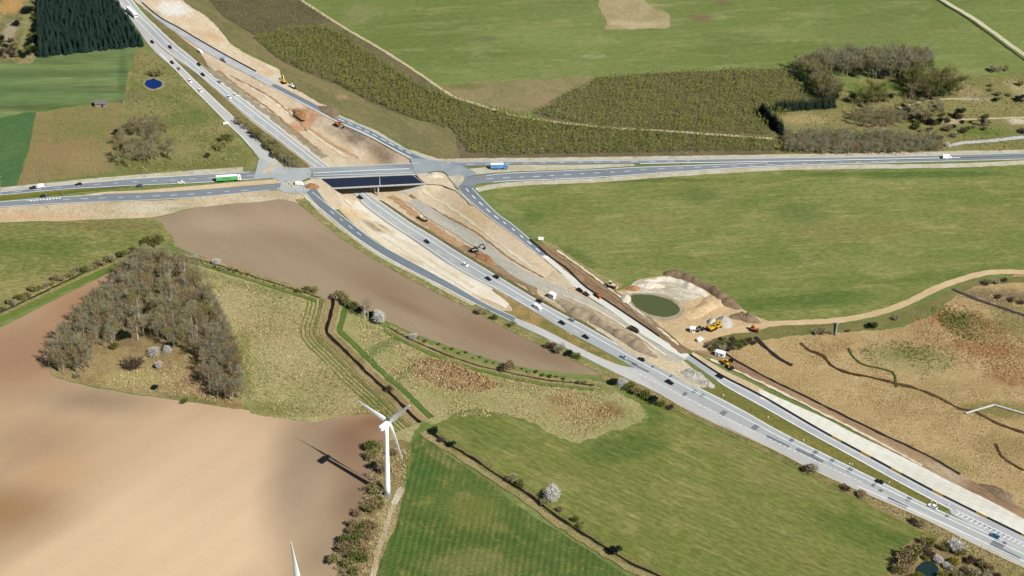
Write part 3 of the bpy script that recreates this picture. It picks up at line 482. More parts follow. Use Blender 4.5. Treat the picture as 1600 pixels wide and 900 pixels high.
# water
sheet('chalk_bank', [(985,462),(978,452),(1000,440),(1040,434),(1075,442),(1105,458),(1090,468),(1070,476),(1062,472),(1040,463),(1010,458)], gmat('chalk_bank', C(230,222,200), C(206,196,168), C(240,236,222), s1=.08, s2=.25, s3=.9, var=.18, bump=.8, aniso=(-20, 3)), 'pale chalky bank above the green pond', jitter=1.0)
sheet('pond_margin', [(978,466),(988,459),(1008,458),(1034,461),(1056,470),(1068,482),(1064,495),(1044,501),(1014,497),(992,486)], gmat('pond_margin', C(184,174,144), C(168,158,126), C(204,194,166), s1=.1, s2=.3, s3=1.2, var=.2, bump=.5), 'muddy grey margin of the green pond', jitter=.8)
WATER = NT('stream_water', .12, .5); WATER.b.inputs['Base Color'].default_value = C(44,36,26); WATER.b.inputs['IOR'].default_value = 1.33
def banks(name, pix, wd, mat, lab):
    for s in (-1, 1): track(name, pix, 1.8, mat, lab, off=s * (wd / 2 + .9), drape=False)
S1 = [(520,468),(518,487),(511,512),(513,524),(540,550),(575,585),(607,613),(635,641),(656,661)]
track('stream_bank', S1, 8.5, gmat('stream_bank', C(170,150,110), C(148,132,88), C(122,118,68), s3=1.2, var=.25), 'straw bank of the dark stream', drape=False)
track('bank_grass', S1, 3.2, gmat('bank_green', C(88,116,52), C(104,122,58), s3=1., var=.2), 'bright green strip beside the dark stream', drape=False, off=7.5)
track('bank_grass', S1, 2.4, VERGE, 'mown strip on the meadow side of the stream', drape=False, off=-6.5)
for o_, lab in ((-9.5, 'first'), (-11.8, 'second'), (-14.2, 'third')): track('mown_line', S1, .8, gmat('mown_green', C(112,124,62), C(134,140,76), s3=1., var=.2), lab + ' thin mown line along the stream meadow', drape=False, off=o_, jitter=.25)
track('stream', S1, 2.2, WATER.m, 'narrow dark stream crossing the rough meadow', drape=False, jitter=.4)
S2 = [(668,672),(700,695),(737,716),(775,742),(800,758),(825,773),(875,811),(940,853),(990,883),(1040,906),(1100,940)]
track('stream_bank', S2, 6.0, VERGE, 'green bank of the ditch between two fields', drape=False)
track('straw_bank', S2, 3.6, STRAW, 'pale straw bank beside the field ditch', drape=False, off=-3.4, jitter=.6)
track('ditch', S2, 1.7, WATER.m, 'dark ditch between crop field and striped grass', drape=False, jitter=.4)
S3 = [(268,399),(300,405),(330,412),(400,434),(450,450),(500,466)]; S4 = [(606,511),(640,531),(700,556),(740,570),(790,582),(850,594),(930,603)]
for S, lab in ((S3, 'west of the stream'), (S4, 'east of the stream')):
    track('ditch_bank', S, 6.5, STRAW, 'straw bank below the harrowed field ' + lab, drape=False, jitter=.7)
    track('bank_grass', S, 2.6, gmat('bank_green', C(100,122,56), C(118,128,64), s3=1., var=.2), 'green line below the field ditch ' + lab, drape=False, off=-3.6)
    track('ditch', S, 1.3, gmat('dry_ditch', C(58,50,34), C(80,70,46), s3=1., var=.3), 'dark ditch below the harrowed field ' + lab, drape=False, jitter=.35)
track('ditch', [(-40,504),(0,489),(60,461),(110,437),(165,411),(222,388)], 1.3, gmat('dry_ditch', C(62,54,36), C(80,70,46), s3=1., var=.3), 'dark ditch under the pasture hedge', drape=False, jitter=.3)
DK = gmat('peat_ditch', C(72,56,38), C(92,70,46), C(120,92,60), s3=1., var=.3)
track('ditch', [(1252,536),(1264,547),(1285,556),(1300,572),(1322,582),(1370,592),(1400,600),(1425,606),(1455,617),(1480,628),(1500,640),(1524,643),(1545,655),(1575,668),(1640,690)], 1.7, DK, 'winding dark ditch through the wetland', drape=False, jitter=.6)
track('ditch', [(1180,527),(1190,538),(1205,551),(1222,563),(1238,572)], 2.0, flat('ditch_dark', C(42,38,34)), 'short dark ditch beside the dirt track', drape=False, jitter=.4)
track('ditch', [(1125,548),(1150,564),(1200,592),(1262,622),(1300,641),(1365,673),(1450,713),(1500,742)], 1.5, flat('ditch_dark', C(40,36,30)), 'straight dark ditch between wetland and works strip', drape=False, jitter=.3)
track('ditch', [(1326,545),(1334,560),(1350,571),(1378,577),(1396,583),(1401,606)], 1.2, gmat('green_ditch', C(92,102,44), C(78,84,40), s3=1., var=.2), 'green edged ditch curving through the reeds', drape=False)
track('ditch', [(1488,452),(1520,466),(1560,480),(1620,500)], 2.0, flat('ditch_grey', C(70,66,66)), 'grey ditch below the curving track', drape=False, jitter=.3)
track('ditch', [(1556,694),(1561,706),(1566,716),(1580,724),(1598,735),(1640,740)], 1.3, DK, 'looping dark ditch at the wetland edge', drape=False)
sheet('pond', [(984,467),(990,462),(1005,461),(1030,464),(1050,472),(1062,482),(1058,492),(1040,496),(1016,492),(996,482)], NT('green_water', .08, .5).m, 'murky green pond in the sandy working area', jitter=.4, step=1.5)
bpy.data.materials['green_water'].node_tree.nodes['Principled BSDF'].inputs['Base Color'].default_value = C(92,102,62)
sheet('pond_margin', [(222,134),(226,126),(234,123),(241,121),(249,124),(257,130),(255,138),(247,142),(238,144),(229,141)], STRAW, 'straw fringe of the blue pond', jitter=.8)
sheet('pond', [(225,133),(229,127),(234,126),(240,123.5),(247,126),(253,130),(252,136),(246,138),(240,140),(232,138),(228,135)], NT('blue_water', .1, .5).m, 'deep blue pond in rough grass', jitter=.5, step=1.5)
bpy.data.materials['blue_water'].node_tree.nodes['Principled BSDF'].inputs['Base Color'].default_value = C(8,52,118)
sheet('pond', [(1436,884),(1446,878),(1460,880),(1466,890),(1462,905),(1440,908),(1430,895)], NT('dark_water', .08, .5).m, 'small dark pond among shrubs below the motorway', jitter=.4, step=1.5)
bpy.data.materials['dark_water'].node_tree.nodes['Principled BSDF'].inputs['Base Color'].default_value = C(38,58,58)

RUTN = [0]; RUT = gmat('rut_dark', C(168,142,108), C(150,126,98), C(190,160,122), s1=.1, s2=.4, s3=1.2, var=.2, aniso=(-45, 5)); RUTP = gmat('rut_pale', C(238,228,204), C(226,210,178), s1=.1, s3=1.2, var=.12, aniso=(-45, 5)); RUTR = gmat('rut_red', C(198,164,128), C(186,150,114), C(208,178,142), s1=.1, s2=.4, s3=1.2, var=.18, aniso=(-45, 5)); RUTG = gmat('rut_grey', C(160,154,130), C(146,140,112), C(176,168,144), s1=.1, s2=.4, s3=1.2, var=.18, aniso=(-45, 5))
for pts, wd, mt_, lab in (([(312,98),(345,122),(390,156),(430,186),(470,216),(508,246)], 4.5, RUTG, 'grey verge strip beside the northern motorway'), ([(340,110),(380,142),(420,170),(450,196),(500,236)], 2.0, RUT, 'dark rut beside the northern motorway'), ([(380,130),(430,160),(470,196),(520,232),(545,247)], 1.6, RUTP, 'pale wheel track through the northern earthworks'),
        ([(360,118),(420,150),(455,180),(480,205)], 1.4, RUT, 'dark wheel track through the northern earthworks'), ([(470,190),(490,205),(520,225),(560,246)], 2.2, RUTR, 'red soil band in the northern earthworks'), ([(450,170),(480,172),(510,164),(530,166)], 3.0, RUTR, 'rust soil crossing the northern earthworks'),
        ([(610,306),(650,336),(700,370),(750,402),(800,432),(840,452)], 5.0, RUTR, 'red brown strip beside the motorway south of the bridge'), ([(720,385),(760,410),(800,434),(850,462),(880,478)], 5.0, RUT, 'brown soil strip beside the motorway near the excavator'), ([(660,296),(700,322),(740,350),(790,388),(830,418)], 1.6, RUTP, 'pale wheel track on the sand slope'),
        ([(640,305),(690,334),(745,364),(800,406),(850,434)], 1.2, RUT, 'dark drain along the foot of the sand slope'), ([(540,312),(580,346),(640,386),(700,424),(740,450)], 2.5, RUTP, 'pale wheel track beside the motorway'),
        ([(870,392),(905,416),(950,450),(1000,490),(1060,540)], 1.3, RUTP, 'pale rut in the brown haul road'), ([(856,388),(900,420),(945,454),(1000,496),(1050,535)], 1.0, RUT, 'dark rut in the brown haul road'), ([(1110,562),(1180,594),(1260,634),(1350,680),(1440,728)], 1.6, RUTP, 'pale rut along the works strip'), ([(880,462),(930,484),(980,514),(1040,556)], 1.6, RUTP, 'pale wheel track through the haul yard')):
    RUTN[0] += .004; track('wheel_rut', pts, wd, mt_, lab, jitter=wd * .28, zfix=None if pts[0][0] > 845 else .05 + RUTN[0], step=2.5)
# ------------------------------------------------------------------ painted markings (parts of their road)
def lerp_line(a, b, t):
    n = min(len(a), len(b)); return None
def mid(L, R, t, n=60):
    A, _ = resamp(crom([G(*p) for p in L], 2.0), n); B, _ = resamp(crom([G(*p) for p in R], 2.0), n)
    return [a.lerp(b, t) for a, b in zip(A, B)]
def paint(road, pts, width, z, dash=None, mat=WHITE, name='lane_marking', flatz=None):
    P, ln = resamp(pts, max(3, int(resamp(pts, 2)[1] / 1.2))); P, ln = resamp(pts, max(3, int(sum((b - a).length for a, b in zip(pts, pts[1:])) / 1.5)))
    v, fc = [], []; n = len(P); seg = ln / (n - 1)
    for i, p in enumerate(P):
        d = (P[min(n - 1, i + 1)] - P[max(0, i - 1)]).normalized(); nn = Vector((-d.y, d.x, 0)) * (width / 2)
        for q in (p - nn, p + nn): v.append((q.x, q.y, (hgt(q.x, q.y) if flatz is None else 0) + z))
    for i in range(n - 1):
        if dash and (i * seg) % (dash[0] + dash[1]) > dash[0]: continue
        fc.append((2 * i, 2 * i + 1, 2 * i + 3, 2 * i + 2))
    me = bpy.data.meshes.new(name); me.from_pydata(v, [], fc); me.materials.append(mat)
    for pl in me.polygons:
        if pl.normal.z < 0: pl.flip()
    return link(name, me, road)
PZ = .03
paint(mw, mid(ML, MR, .95), .32, zm + PZ); paint(mw, mid(ML, MR, .62), .34, zm + PZ); paint(mw, mid(ML, MR, .12)[:40], .3, zm + PZ)
paint(mw, mid(ML, MR, .30)[14:42], .16, zm + PZ, (5, 10))
SLL = [(475,307),(505,330),(550,367),(600,400),(650,427),(690,447),(737,472),(802,504)]; SLR = [(488,300),(514,321),(555,353),(585,376),(615,394),(665,421),(712,447),(760,475),(806,496)]
paint(slw, mid(SLL, SLR, .02), .3, zs + PZ); paint(slw, mid(SLL, SLR, .97), .3, zs + PZ); paint(slw, mid(SLL, SLR, .55)[8:22], .3, zs + PZ, (4, 6))
NL = [(250,84),(275,110),(295,132),(315,152),(335,172),(357,195),(376,213),(392,231)]; NR = [(268,90),(284,105),(304,125),(326,146),(347,166),(365,183),(394,210),(411,229)]
paint(nw, mid(NL, NR, .04), .4, zn + PZ); paint(nw, mid(NL, NR, .96), .4, zn + PZ)
SL = [(716,296),(722,304),(740,320),(767,342),(800,366),(850,405)]; SR = [(738,294),(758,315),(780,336),(800,350),(829,375),(862,405)]
paint(se, mid(SL, SR, .03), .3, zse + PZ); paint(se, mid(SL, SR, .97), .3, zse + PZ); paint(se, mid(SL, SR, .55), .5, zse + PZ, (4, 5))
RL = [(1120,595),(1140,608),(1200,641),(1262,676),(1330,713),(1417,761),(1486,797)]; RR = [(1125,587),(1168,609),(1205,629),(1282,674),(1365,719),(1462,771),(1540,810)]
paint(rc, mid(RL, RR, .05), .5, zrc + PZ); paint(rc, mid(RL, RR, .8), .25, zrc + PZ)
paint(ne, mid([(400,123),(435,142),(487,170),(525,190),(575,213),(600,226),(640,246)], [(400,113),(437,134),(475,154),(530,181),(575,200),(617,222),(645,236)], .04), .4, zne + PZ)
paint(ne, mid([(525,190),(575,213),(600,226),(640,246)], [(530,181),(575,200),(617,222),(645,236)], .5), .45, zne + PZ, (5, 3))
T2 = [(846,400),(860,413),(880,430),(900,450),(926,468),(960,490)]
for pts, wd, dash in (([(-40,303),(0,300.7),(100,289.8),(200,280.7),(300,274.5),(390,269.5)], .35, None), ([(-40,309),(0,303),(100,293),(200,285.5),(300,280.5),(400,274.5)], .25, (4, 8)), ([(0,305.5),(100,296.3),(200,290.5),(300,286.5),(420,279)], .35, None),
        ([(490,271),(560,267.5),(640,264)], .5, None), ([(490,275),(560,273),(645,270)], .35, None), ([(690,254.2),(840,252.8),(1000,251),(1200,247.8),(1400,244.8),(1640,239)], .35, None), ([(700,258),(840,255.3),(1000,253.2),(1100,251.8)], .3, (4, 8)), ([(1000,256.3),(1200,253),(1400,249),(1500,246.8)], .6, None)):
    paint(ew, crom([U(*p) for p in pts], 3), wd, .37, dash, flatz=1)
for pts, wd, dash in (([(-40,318),(0,316),(100,308),(160,304.7)], .35, None), ([(0,324),(100,318.2),(280,310.5),(420,298)], .3, None), ([(40,314),(160,310),(280,305),(400,297)], .28, (4, 7))): paint(ew2, crom([U(*p) for p in pts], 3), wd, .345, dash, flatz=1)
for pts, wd, dash in (([(760,275),(800,271),(925,266),(1000,262),(1200,255)], .35, None), ([(770,285.5),(800,283),(925,278),(1050,269.5),(1200,260.3),(1400,254.5),(1640,248)], .4, None), ([(760,280),(860,275),(1000,267)], .35, (4, 6)), ([(1000,265.5),(1200,258),(1400,252.5)], .25, (4, 8))): paint(ew3, crom([U(*p) for p in pts], 3), wd, .345, dash, flatz=1)
# blocks of a broad marking where the near lanes part
for k in range(10): paint(ew2, [U(47 + k * 5, 314.3 - k * .43), U(50 + k * 5, 314.0 - k * .43)], 1.0, .35, flatz=1, name='block_marking')
# hatched area at the motorway fork and along the merging lane
HATCH = asphalt('hatch_ground', C(196,198,198), C(188,190,190))
hz = zrc + .02; HATCHP = flat('worn_paint', C(226,228,226), .7, .3, .2, .8)
hm, hzz = band('fork_area', [(1482,794),(1500,804),(1545,826),(1600,851),(1660,879)], [(1486,803),(1500,811.5),(1545,833.5),(1600,860),(1660,888)], HATCH, 'hatched painted fork between the carriageways', ground=False, zfix=zrc + .04, drape=False)
for k in range(16):
    t = k / 15; x, y = 1497 + t * 110, 802 + t * 53
    paint(hm, [U(x - 3, y + 3.2), U(x + 3.5, y - .5)], .34, zrc + .07, flatz=1, name='hatch_marking'); paint(hm, [U(x - 3, y - 4.2), U(x + 3.5, y - .4)], .34, zrc + .07, flatz=1, name='hatch_marking')
for k in range(46):
    t = k / 45; x, y = 992 + t * 352, 581 + t * 171 + 3 * math.sin(t * 3)
    paint(mlane, [U(x - 3.0, y - .8), U(x + 3.0, y + 1.6)], .7, zl + .05, flatz=1, name='hatch_marking', mat=HATCHP)
# darker repair patches in the surface
PATCH = asphalt('repair_asphalt', C(126,132,138), C(116,124,130))
for (x, y, l, wd) in ((1237,688,2.2,5),(1273,708,2.2,5),(1300,720,2.2,4.6),(1328,734,2.4,5),(1366,757,1.6,5),(1376,767,2,2),(1420,780,2.4,4),(1480,806,2,4.2),(1402,786,11,2.4),(1265,712,16,2.2),(1215,690,14,2.0),(1085,612,2,3),(1070,616,2,3.4),(1020,573,1.6,3),(1048,588,1.6,3),(1097,618,2,3),(1560,850,6,3.4),(1570,862,16,2.2),(1570,848,2,2.4),(986,566,8,1.4),(1000,575,12,1.6),(1130,646,3,4.6),(1180,668,3,4.6)):
    a, b = U(x, y), U(x + 10, y + 4.9); d = (b - a).normalized(); paint(mw, [a - d * l / 2, a + d * l / 2], wd, zm + .018, flatz=1, mat=PATCH, name='repair_patch')
track('shoulder_line', [(1035,619),(1100,655),(1200,699.5),(1275,737.5),(1365,777.5),(1450,814.5),(1525,852.5),(1640,907)], .8, gmat('pale_shoulder', C(214,206,170), C(200,190,150), s3=1., var=.1), parent=mlane, jitter=.1)
track('lane_marking', [(1340,760),(1450,808),(1525,842),(1640,897)], .35, WHITE, parent=mw, jitter=0, zfix=zm + .05)

# ================================================================== STRUCTURES
def empty(name, loc, rz=0.0, label=None, cat=None, group=None, scale=1.0):
    o = link(name, None, None, loc, rz, scale); o.empty_display_size = .5
    return tag(o, label, cat, group)
DARK = flat('deck_membrane', C(38,48,68), .55, .3, .15, .4)
CONCR = flat('bridge_concrete', C(206,206,200), .85, .2, .1, .6)
STEEL = flat('galvanised_steel', C(176,180,182), .45, .5, .08, 2, .4)
BLACK = flat('black_rubber', C(26,26,28), .8, .2)
def slab(quad, z1, z0):     # prism over four ground points
    mb = MB(); v = [(p.x, p.y, z0) for p in quad] + [(p.x, p.y, z1) for p in quad]
    return mb.add(v, [(3, 2, 1, 0), (4, 5, 6, 7), (0, 1, 5, 4), (1, 2, 6, 5), (2, 3, 7, 6), (3, 0, 4, 7)])
def bridge(name, q, label, topmat, pier_px, rail):
    A, B, Cc, D = [U(*p, .25) for p in q]; c = (A + B + Cc + D) / 4; c.z = 0
    r = empty(name, c, 0, label, 'bridge'); f = [p - c for p in (A, B, Cc, D)]
    slab(f, .22, -.6).build('deck', CONCR, r)
    ins = [p.lerp((f[0] + f[1] + f[2] + f[3]) / 4, .015) for p in f]
    slab(ins, .27, .225).build('deck_surface', topmat, r)
    for a, b in ((f[0], f[1]), (f[3], f[2])):
        d = (b - a).normalized(); n = Vector((-d.y, d.x, 0)); ln = (b - a).length
        m = MB(); m.box(((a + b) / 2).to_tuple()[:2] + (.2,), (ln + 1, .6, .7), math.atan2(d.y, d.x)); m.build('edge_beam', CONCR, r)
        if rail:
            m = MB(); k = int(ln / 3)
            for i in range(k + 1): p = a.lerp(b, i / k); m.tube((p.x, p.y, .5), (p.x, p.y, 1.5), .06, .06, 5)
            m.tube((a.x, a.y, 1.5), (b.x, b.y, 1.5), .07, .07, 5); m.tube((a.x, a.y, 1.0), (b.x, b.y, 1.0), .05, .05, 5); m.build('railing', STEEL, r)
    for a, b in ((f[0], f[3]), (f[1], f[2])):     # abutment walls
        d = (b - a).normalized(); m = MB(); m.box(((a + b) / 2).to_tuple()[:2] + (-1.65,), ((b - a).length, 1.2, 2.1), math.atan2(d.y, d.x)); m.build('abutment', CONCR, r)
    p0 = f[0].lerp(f[1], .5); p1 = f[3].lerp(f[2], .5)
    for t in (.08, .36, .64, .92):
        p = p0.lerp(p1, t); m = MB(); m.tube((p.x, p.y, -CUT - .6), (p.x, p.y, -.6), .55, .55, 12); m.build('pier', CONCR, r)
    return r
bridge('road_bridge', [(470,263.5),(655,255),(668,271.5),(486,278.6)], 'old concrete bridge carrying the main road over the motorway', ASPHM, None, False)
nb = bridge('new_bridge', [(500,279.2),(645,273.2),(664,287),(520,294.2)], 'unfinished bridge with dark waterproofed deck and pale edges', DARK, None, False)
m = MB(); a, b = U(593, 276, .3), U(594, 290, .3); c = nb.location
m.box(((a.x + b.x) / 2 - c.x, (a.y + b.y) / 2 - c.y, .30), (.35, (b - a).length, .06), math.atan2(b.y - a.y, b.x - a.x) - math.pi / 2); m.build('deck_joint', CONCR, nb)
# paved slope under the far abutment and kerb line at the west end
for q, lab in (([(664,288.5),(668,290),(640,302),(624,300)], 'pale paved slope under the east end of the new bridge'),):
    P = [G(*p, .05) for p in q]; m = MB(); m.add([p for p in P] + [p - Vector((0, 0, .3)) for p in P], [(0, 1, 2, 3), (7, 6, 5, 4), (0, 4, 5, 1), (1, 5, 6, 2), (2, 6, 7, 3), (3, 7, 4, 0)])
    tag(m.build('paved_slope', CONCR), lab, 'slope')

# ------------------------------------------------------------------ wind turbines
TW = flat('turbine_white', C(254,254,254,1.5), .35, .5, .03, .1)
GREYM = flat('grey_metal', C(150,152,152), .5, .4)
def blade_mesh(L):
    secs = []
    for t, ch, th, tw in ((0, 1.2, 1.2, 0), (.04, 1.2, 1.1, .1), (.16, 3.1, .7, .32), (.3, 2.8, .5, .24), (.5, 2.2, .35, .14), (.75, 1.55, .22, .07), (.94, .9, .12, .02), (1, .2, .05, 0)):
        ring = []
        for k in range(10):
            a = 2 * math.pi * k / 10; x, y = math.cos(a) * ch / 2 - ch * .12 * (t > .05), math.sin(a) * th / 2
            ring.append((x * math.cos(tw) - y * math.sin(tw), x * math.sin(tw) + y * math.cos(tw), t * L))
        secs.append(ring)
    return MB().loft(secs).mesh('blade', TW, True)
def turbine(base, h, naz, t0, L, label, ov=2.2):
    r = empty('wind_turbine', base, 0, label, 'wind turbine')
    MB().tube((0, 0, 0), (0, 0, .25), 2.0, 1.9, 20).build('foundation', GREYM, r)
    m = MB(); N = 22; secs = []
    for k in range(9): t = k / 8; rr = 1.5 - .62 * t; secs.append([(rr * math.cos(2 * math.pi * i / N), rr * math.sin(2 * math.pi * i / N), .25 + (h - 1.6) * t) for i in range(N)])
    tw = m.loft(secs).build('tower', TW, r, True)
    m = MB(); m.box((1.5, -.0, 1.5), (.12, 1.0, 2.0)); d = m.build('door', GREYM, tw); d.rotation_euler = (0, 0, -1.4)
    n = Vector((math.cos(naz), math.sin(naz), 0))
    nac = MB(); S = []
    for x, hw, z0, z1 in ((-4.6, .9, -.9, .9), (-4.2, 1.15, -1.2, 1.25), (.6, 1.2, -1.3, 1.3), (1.3, 1.0, -1.0, 1.0)):
        S.append([(x, -hw, z0 * .75), (x, -hw * .8, z0), (x, hw * .8, z0), (x, hw, z0 * .75), (x, hw, z1 * .75), (x, hw * .75, z1), (x, -hw * .75, z1), (x, -hw, z1 * .75)])
    nc = nac.loft(S).build('nacelle', TW, r); nc.location = (0, 0, h); nc.rotation_euler = (0, 0, naz)
    MB().tube((-3.6, 0, 1.2), (-3.6, 0, 2.2), .05, .05, 5).build('wind_vane', GREYM, nc)
    hub = MB(); hub.loft([[(x, rr * math.cos(a), rr * math.sin(a)) for a in [2 * math.pi * i / 12 for i in range(12)]] for x, rr in ((-.9, .85), (0, .95), (.5, .8), (.9, .35))])
    ho = hub.build('hub', TW, r, True); ho.location = n * ov + Vector((0, 0, h)); ho.rotation_euler = (0, 0, naz)
    bm = blade_mesh(L)
    e = Vector((-n.y, n.x, 0)); z = Vector((0, 0, 1))
    for k in range(3):
        a = t0 + k * 2 * math.pi / 3; d = (e * math.cos(a) + z * math.sin(a)); yv = n; xv = yv.cross(d).normalized()
        b = link('blade', bm, r); M = Matrix((xv, yv, d)).transposed().to_4x4(); M.translation = n * ov + Vector((0, 0, h)); b.matrix_basis = M
    return r
TB = U(605.5, 774); TB.z = .2
turbine(TB, 44.5, .921, .134, 21.8, 'white three-bladed wind turbine standing beside the crop field')
tip = (457, 855)
hub2 = U(462, 915, 44); turbine(Vector((hub2.x, hub2.y, .2)), 44, .921, math.radians(80), 21.8, 'second white wind turbine showing only a blade over the ploughed field')
# small transformer kiosk at the turbine foot
k = empty('transformer_kiosk', U(596, 771, .2), .3, 'small grey kiosk at the foot of the turbine', 'kiosk')
MB().box((0, 0, .8), (2.2, 1.6, 1.6)).build('cabinet', GREYM, k); MB().box((0, 0, 1.69), (2.5, 1.9, .16), taper=.85).build('roof', CONCR, k); MB().box((.4, -.82, .8), (.9, .05, 1.3)).build('door', flat('kiosk_door', C(96,100,100)), k)

# ------------------------------------------------------------------ vehicles
GLASS = NT('car_glass', .08, .6); GLASS.b.inputs['Base Color'].default_value = (.012, .015, .02, 1); GLASS = GLASS.m
PAINT = {n: flat('paint_' + n, C(*c), .3, .5, .04, 1) for n, c in dict(black=(22,23,26), dark=(38,44,52), white=(255,255,255,1.35), silver=(176,186,194), blue=(70,140,180), greyblue=(92,112,130), green=(96,205,120), truckblue=(110,175,235), yellow=(226,178,40), orange=(206,110,50), olive=(70,68,54), cream=(222,208,170), brown=(96,60,48), red=(170,60,46)).items()}
MC = {}
def sec(x, hw, z0, z1, r=.12): return [(x, -hw, z0 + r), (x, -hw + r, z0), (x, hw - r, z0), (x, hw, z0 + r), (x, hw, z1 - r), (x, hw - r, z1), (x, -hw + r, z1), (x, -hw, z1 - r)]
def cached(key, fn):
    if key not in MC: MC[key] = fn()
    return MC[key]
def wheel_mesh(r, w): return cached(('wh', r, w), lambda: MB().tube((0, -w / 2, 0), (0, w / 2, 0), r, r, 12).mesh('wheel', BLACK))
def wheels(root, xs, hw, r, w=.24):
    for x in xs:
        for s in (-1, 1): link('wheel', wheel_mesh(r, w), root, (x, s * hw, r))
def heading(px, py, dx, dy): a, b = G(px, py), G(px + dx, py + dy); return math.atan2(b.y - a.y, b.x - a.x)
def place(px, py, d, z): p = G(px, py); p.z += z; return p, heading(px, py, d[0] * 10, d[1] * 10)
def car(px, py, d, col, label, group, z=.22, kind='car', sc_=1.0):
    p, rz = place(px, py, d, z); r = empty(kind, p, rz, label, kind, group, sc_)
    if kind == 'van':
        body = cached(('vb', col), lambda: MB().loft([sec(-2.6, .9, .35, 2.1), sec(-2.5, .96, .3, 2.2), sec(1.0, .98, .3, 2.25), sec(1.6, .96, .3, 1.75), sec(1.75, .94, .3, 1.2), sec(2.5, .9, .32, 1.0), sec(2.6, .82, .4, .85)]).mesh('body', PAINT[col]))
        gl = cached('vg', lambda: MB().add([(1.05, -.86, 2.12), (1.05, .86, 2.12), (1.8, .84, 1.22), (1.8, -.84, 1.22)], [(0, 3, 2, 1)]).box((1.1, .98, 1.5), (.9, .03, .5)).box((1.1, -.98, 1.5), (.9, .03, .5)).mesh('window', GLASS))
        link('body', body, r); link('window', gl, r); wheels(r, (-1.7, 1.7), .86, .34); return r
    body = cached(('cb', col), lambda: MB().loft([sec(-2.15, .72, .38, .78), sec(-2.05, .84, .3, .88), sec(-1.3, .9, .25, .95), sec(.75, .9, .25, .93), sec(1.5, .87, .28, .84), sec(2.05, .8, .32, .72), sec(2.2, .66, .4, .62)]).mesh('body', PAINT[col]))
    def green():
        def ring(z, x0, x1, hw): return [(x0, -hw * .92, z), (x0, hw * .92, z), ((x0 + x1) / 2, hw, z), (x1, hw * .9, z), (x1, -hw * .9, z), ((x0 + x1) / 2, -hw, z)]
        return MB().loft([ring(.9, -1.95, 1.0, .82), ring(1.4, -1.45, .15, .64)]).mesh('window', GLASS)
    link('body', body, r); link('window', cached('cg', green), r)
    link('roof', cached(('cr', col), lambda: MB().loft([[(x, y, z) for x, y, z in ((-1.5, -.6, 1.4 + dz), (-1.5, .6, 1.4 + dz), (-.6, .66, 1.42 + dz), (.18, .58, 1.4 + dz), (.18, -.58, 1.4 + dz), (-.6, -.66, 1.42 + dz))] for dz in (0, .06)]).mesh('roof', PAINT[col])), r)
    wheels(r, (-1.32, 1.3), .8, .31); return r
DN, UP = (1, .62), (-1, -.62)
g = 'cars on the motorway'
for (x, y, c, d, lab) in ((563,310,'black',(1,.62),'black car on the motorway just south of the new bridge'),(667,379,'black',(1,.6),'black car on the motorway below the tan dump truck'),(727,415,'white',(1,.6),'white car on the motorway below the dark excavator'),
    (763,437,'dark',(1,.58),'dark car abreast of another on the motorway'),(775,434,'black',(-1,-.58),'black car overtaking beside a dark car on the motorway'),(842,472,'black',(-1,-.58),'black car beside the white van on the motorway'),
    (878,506,'black',(1,.56),'black car behind the white van on the motorway'),(893,501,'silver',(-1,-.56),'silver car on the motorway beside the spoil heaps'),(915,528,'black',(1,.55),'black car on the motorway opposite the long bushy slip road'),
    (974,560,'silver',(1,.54),'silver car on the motorway where the slip road joins'),(1002,563,'black',(-1,-.53),'black car on the motorway beside the merging point'),(1046,599,'black',(1,.52),'large black car on the motorway beside the white hatching'),
    (1124,590,'black',(1,.54),'black car on the narrow carriageway beside the dark barrier'),(1374,754,'black',(-1,-.48),'black car alone on the motorway above a roadside shrub'),(1457,793,'white',(-1,-.47),'white car on the motorway near the hatched fork'),(1554,839,'blue',(-1,-.46),'pale blue car passing the hatched fork')):
    car(x, y, d, c, lab, g, zm + .005 if x != 1124 else zrc + .005, sc_=1.12 if x in (1046, 1457, 1554) else 1.0)
car(840,482,(1,.57),'white','white van on the motorway beside a black car', g, zm + .005, 'van')
g = 'cars north of the bridge'
for (x, y, c, d, lab, zz) in ((238,67,'black',(1,1.05),'dark car on the motorway beside the spruce stand',zm),(266,75,'black',(1,.9),'dark car in the middle lane above the grass gore',zm),(269,99,'dark',(1,1.0),'dark car leading the queue down the pale slip road',zn),(280,109,'silver',(1,1.0),'silver car in the slip road queue',zn),
    (297,128,'white',(1,1.0),'white car on the slip road above the pond',zn),(313,143,'white',(1,1.0),'white car last on the slip road by the pond',zn),(311,102,'dark',(1,.82),'dark car on the motorway opposite the grass gore',zm),(317,118,'black',(1,.85),'black car on the motorway across from the pond',zm),
    (343,129,'silver',(-1,-.75),'silver car northbound on the motorway beside the sand',zm),(367,149,'white',(-1,-.78),'white car northbound on the motorway beside the sand',zm),(358,153,'white',(1,.85),'white car on the motorway above the median bushes',zm)):
    car(x, y, d, c, lab, g, zz + .005)
car(313,82,(1,.6),'white','white van on bare sand north of the bridge',g,.05,'van',.9); car(351,96,(1,.62),'silver','silver van on the worn slip road',g,zne,'van',1.1)
g = 'cars on the main road'
for (x, y, c, d, lab) in ((52,295,'black',(-1,.09),'black car close behind the white van on the main road'),(123,290,'black',(-1,.08),'black car alone on the far main road lane'),(69,308.5,'dark',(1,-.08),'dark car beside the block markings on the main road'),(219,292,'greyblue',(1,-.06),'grey blue car beside the sand island'),(283,287,'white',(-1,.06),'white car behind the green lorry')): car(x, y, d, c, lab, g, .345)
car(62,293.5,(-1,.09),'white','white van on the far main road lane',g,.345,'van'); car(1479,248,(1,-.02),'white','white van on the main road near the country lane',g,.345,'van',1.15)
car(468,290,(1,.1),'white','white works van at the west junction',g,.43,'van')
g = 'site cars'
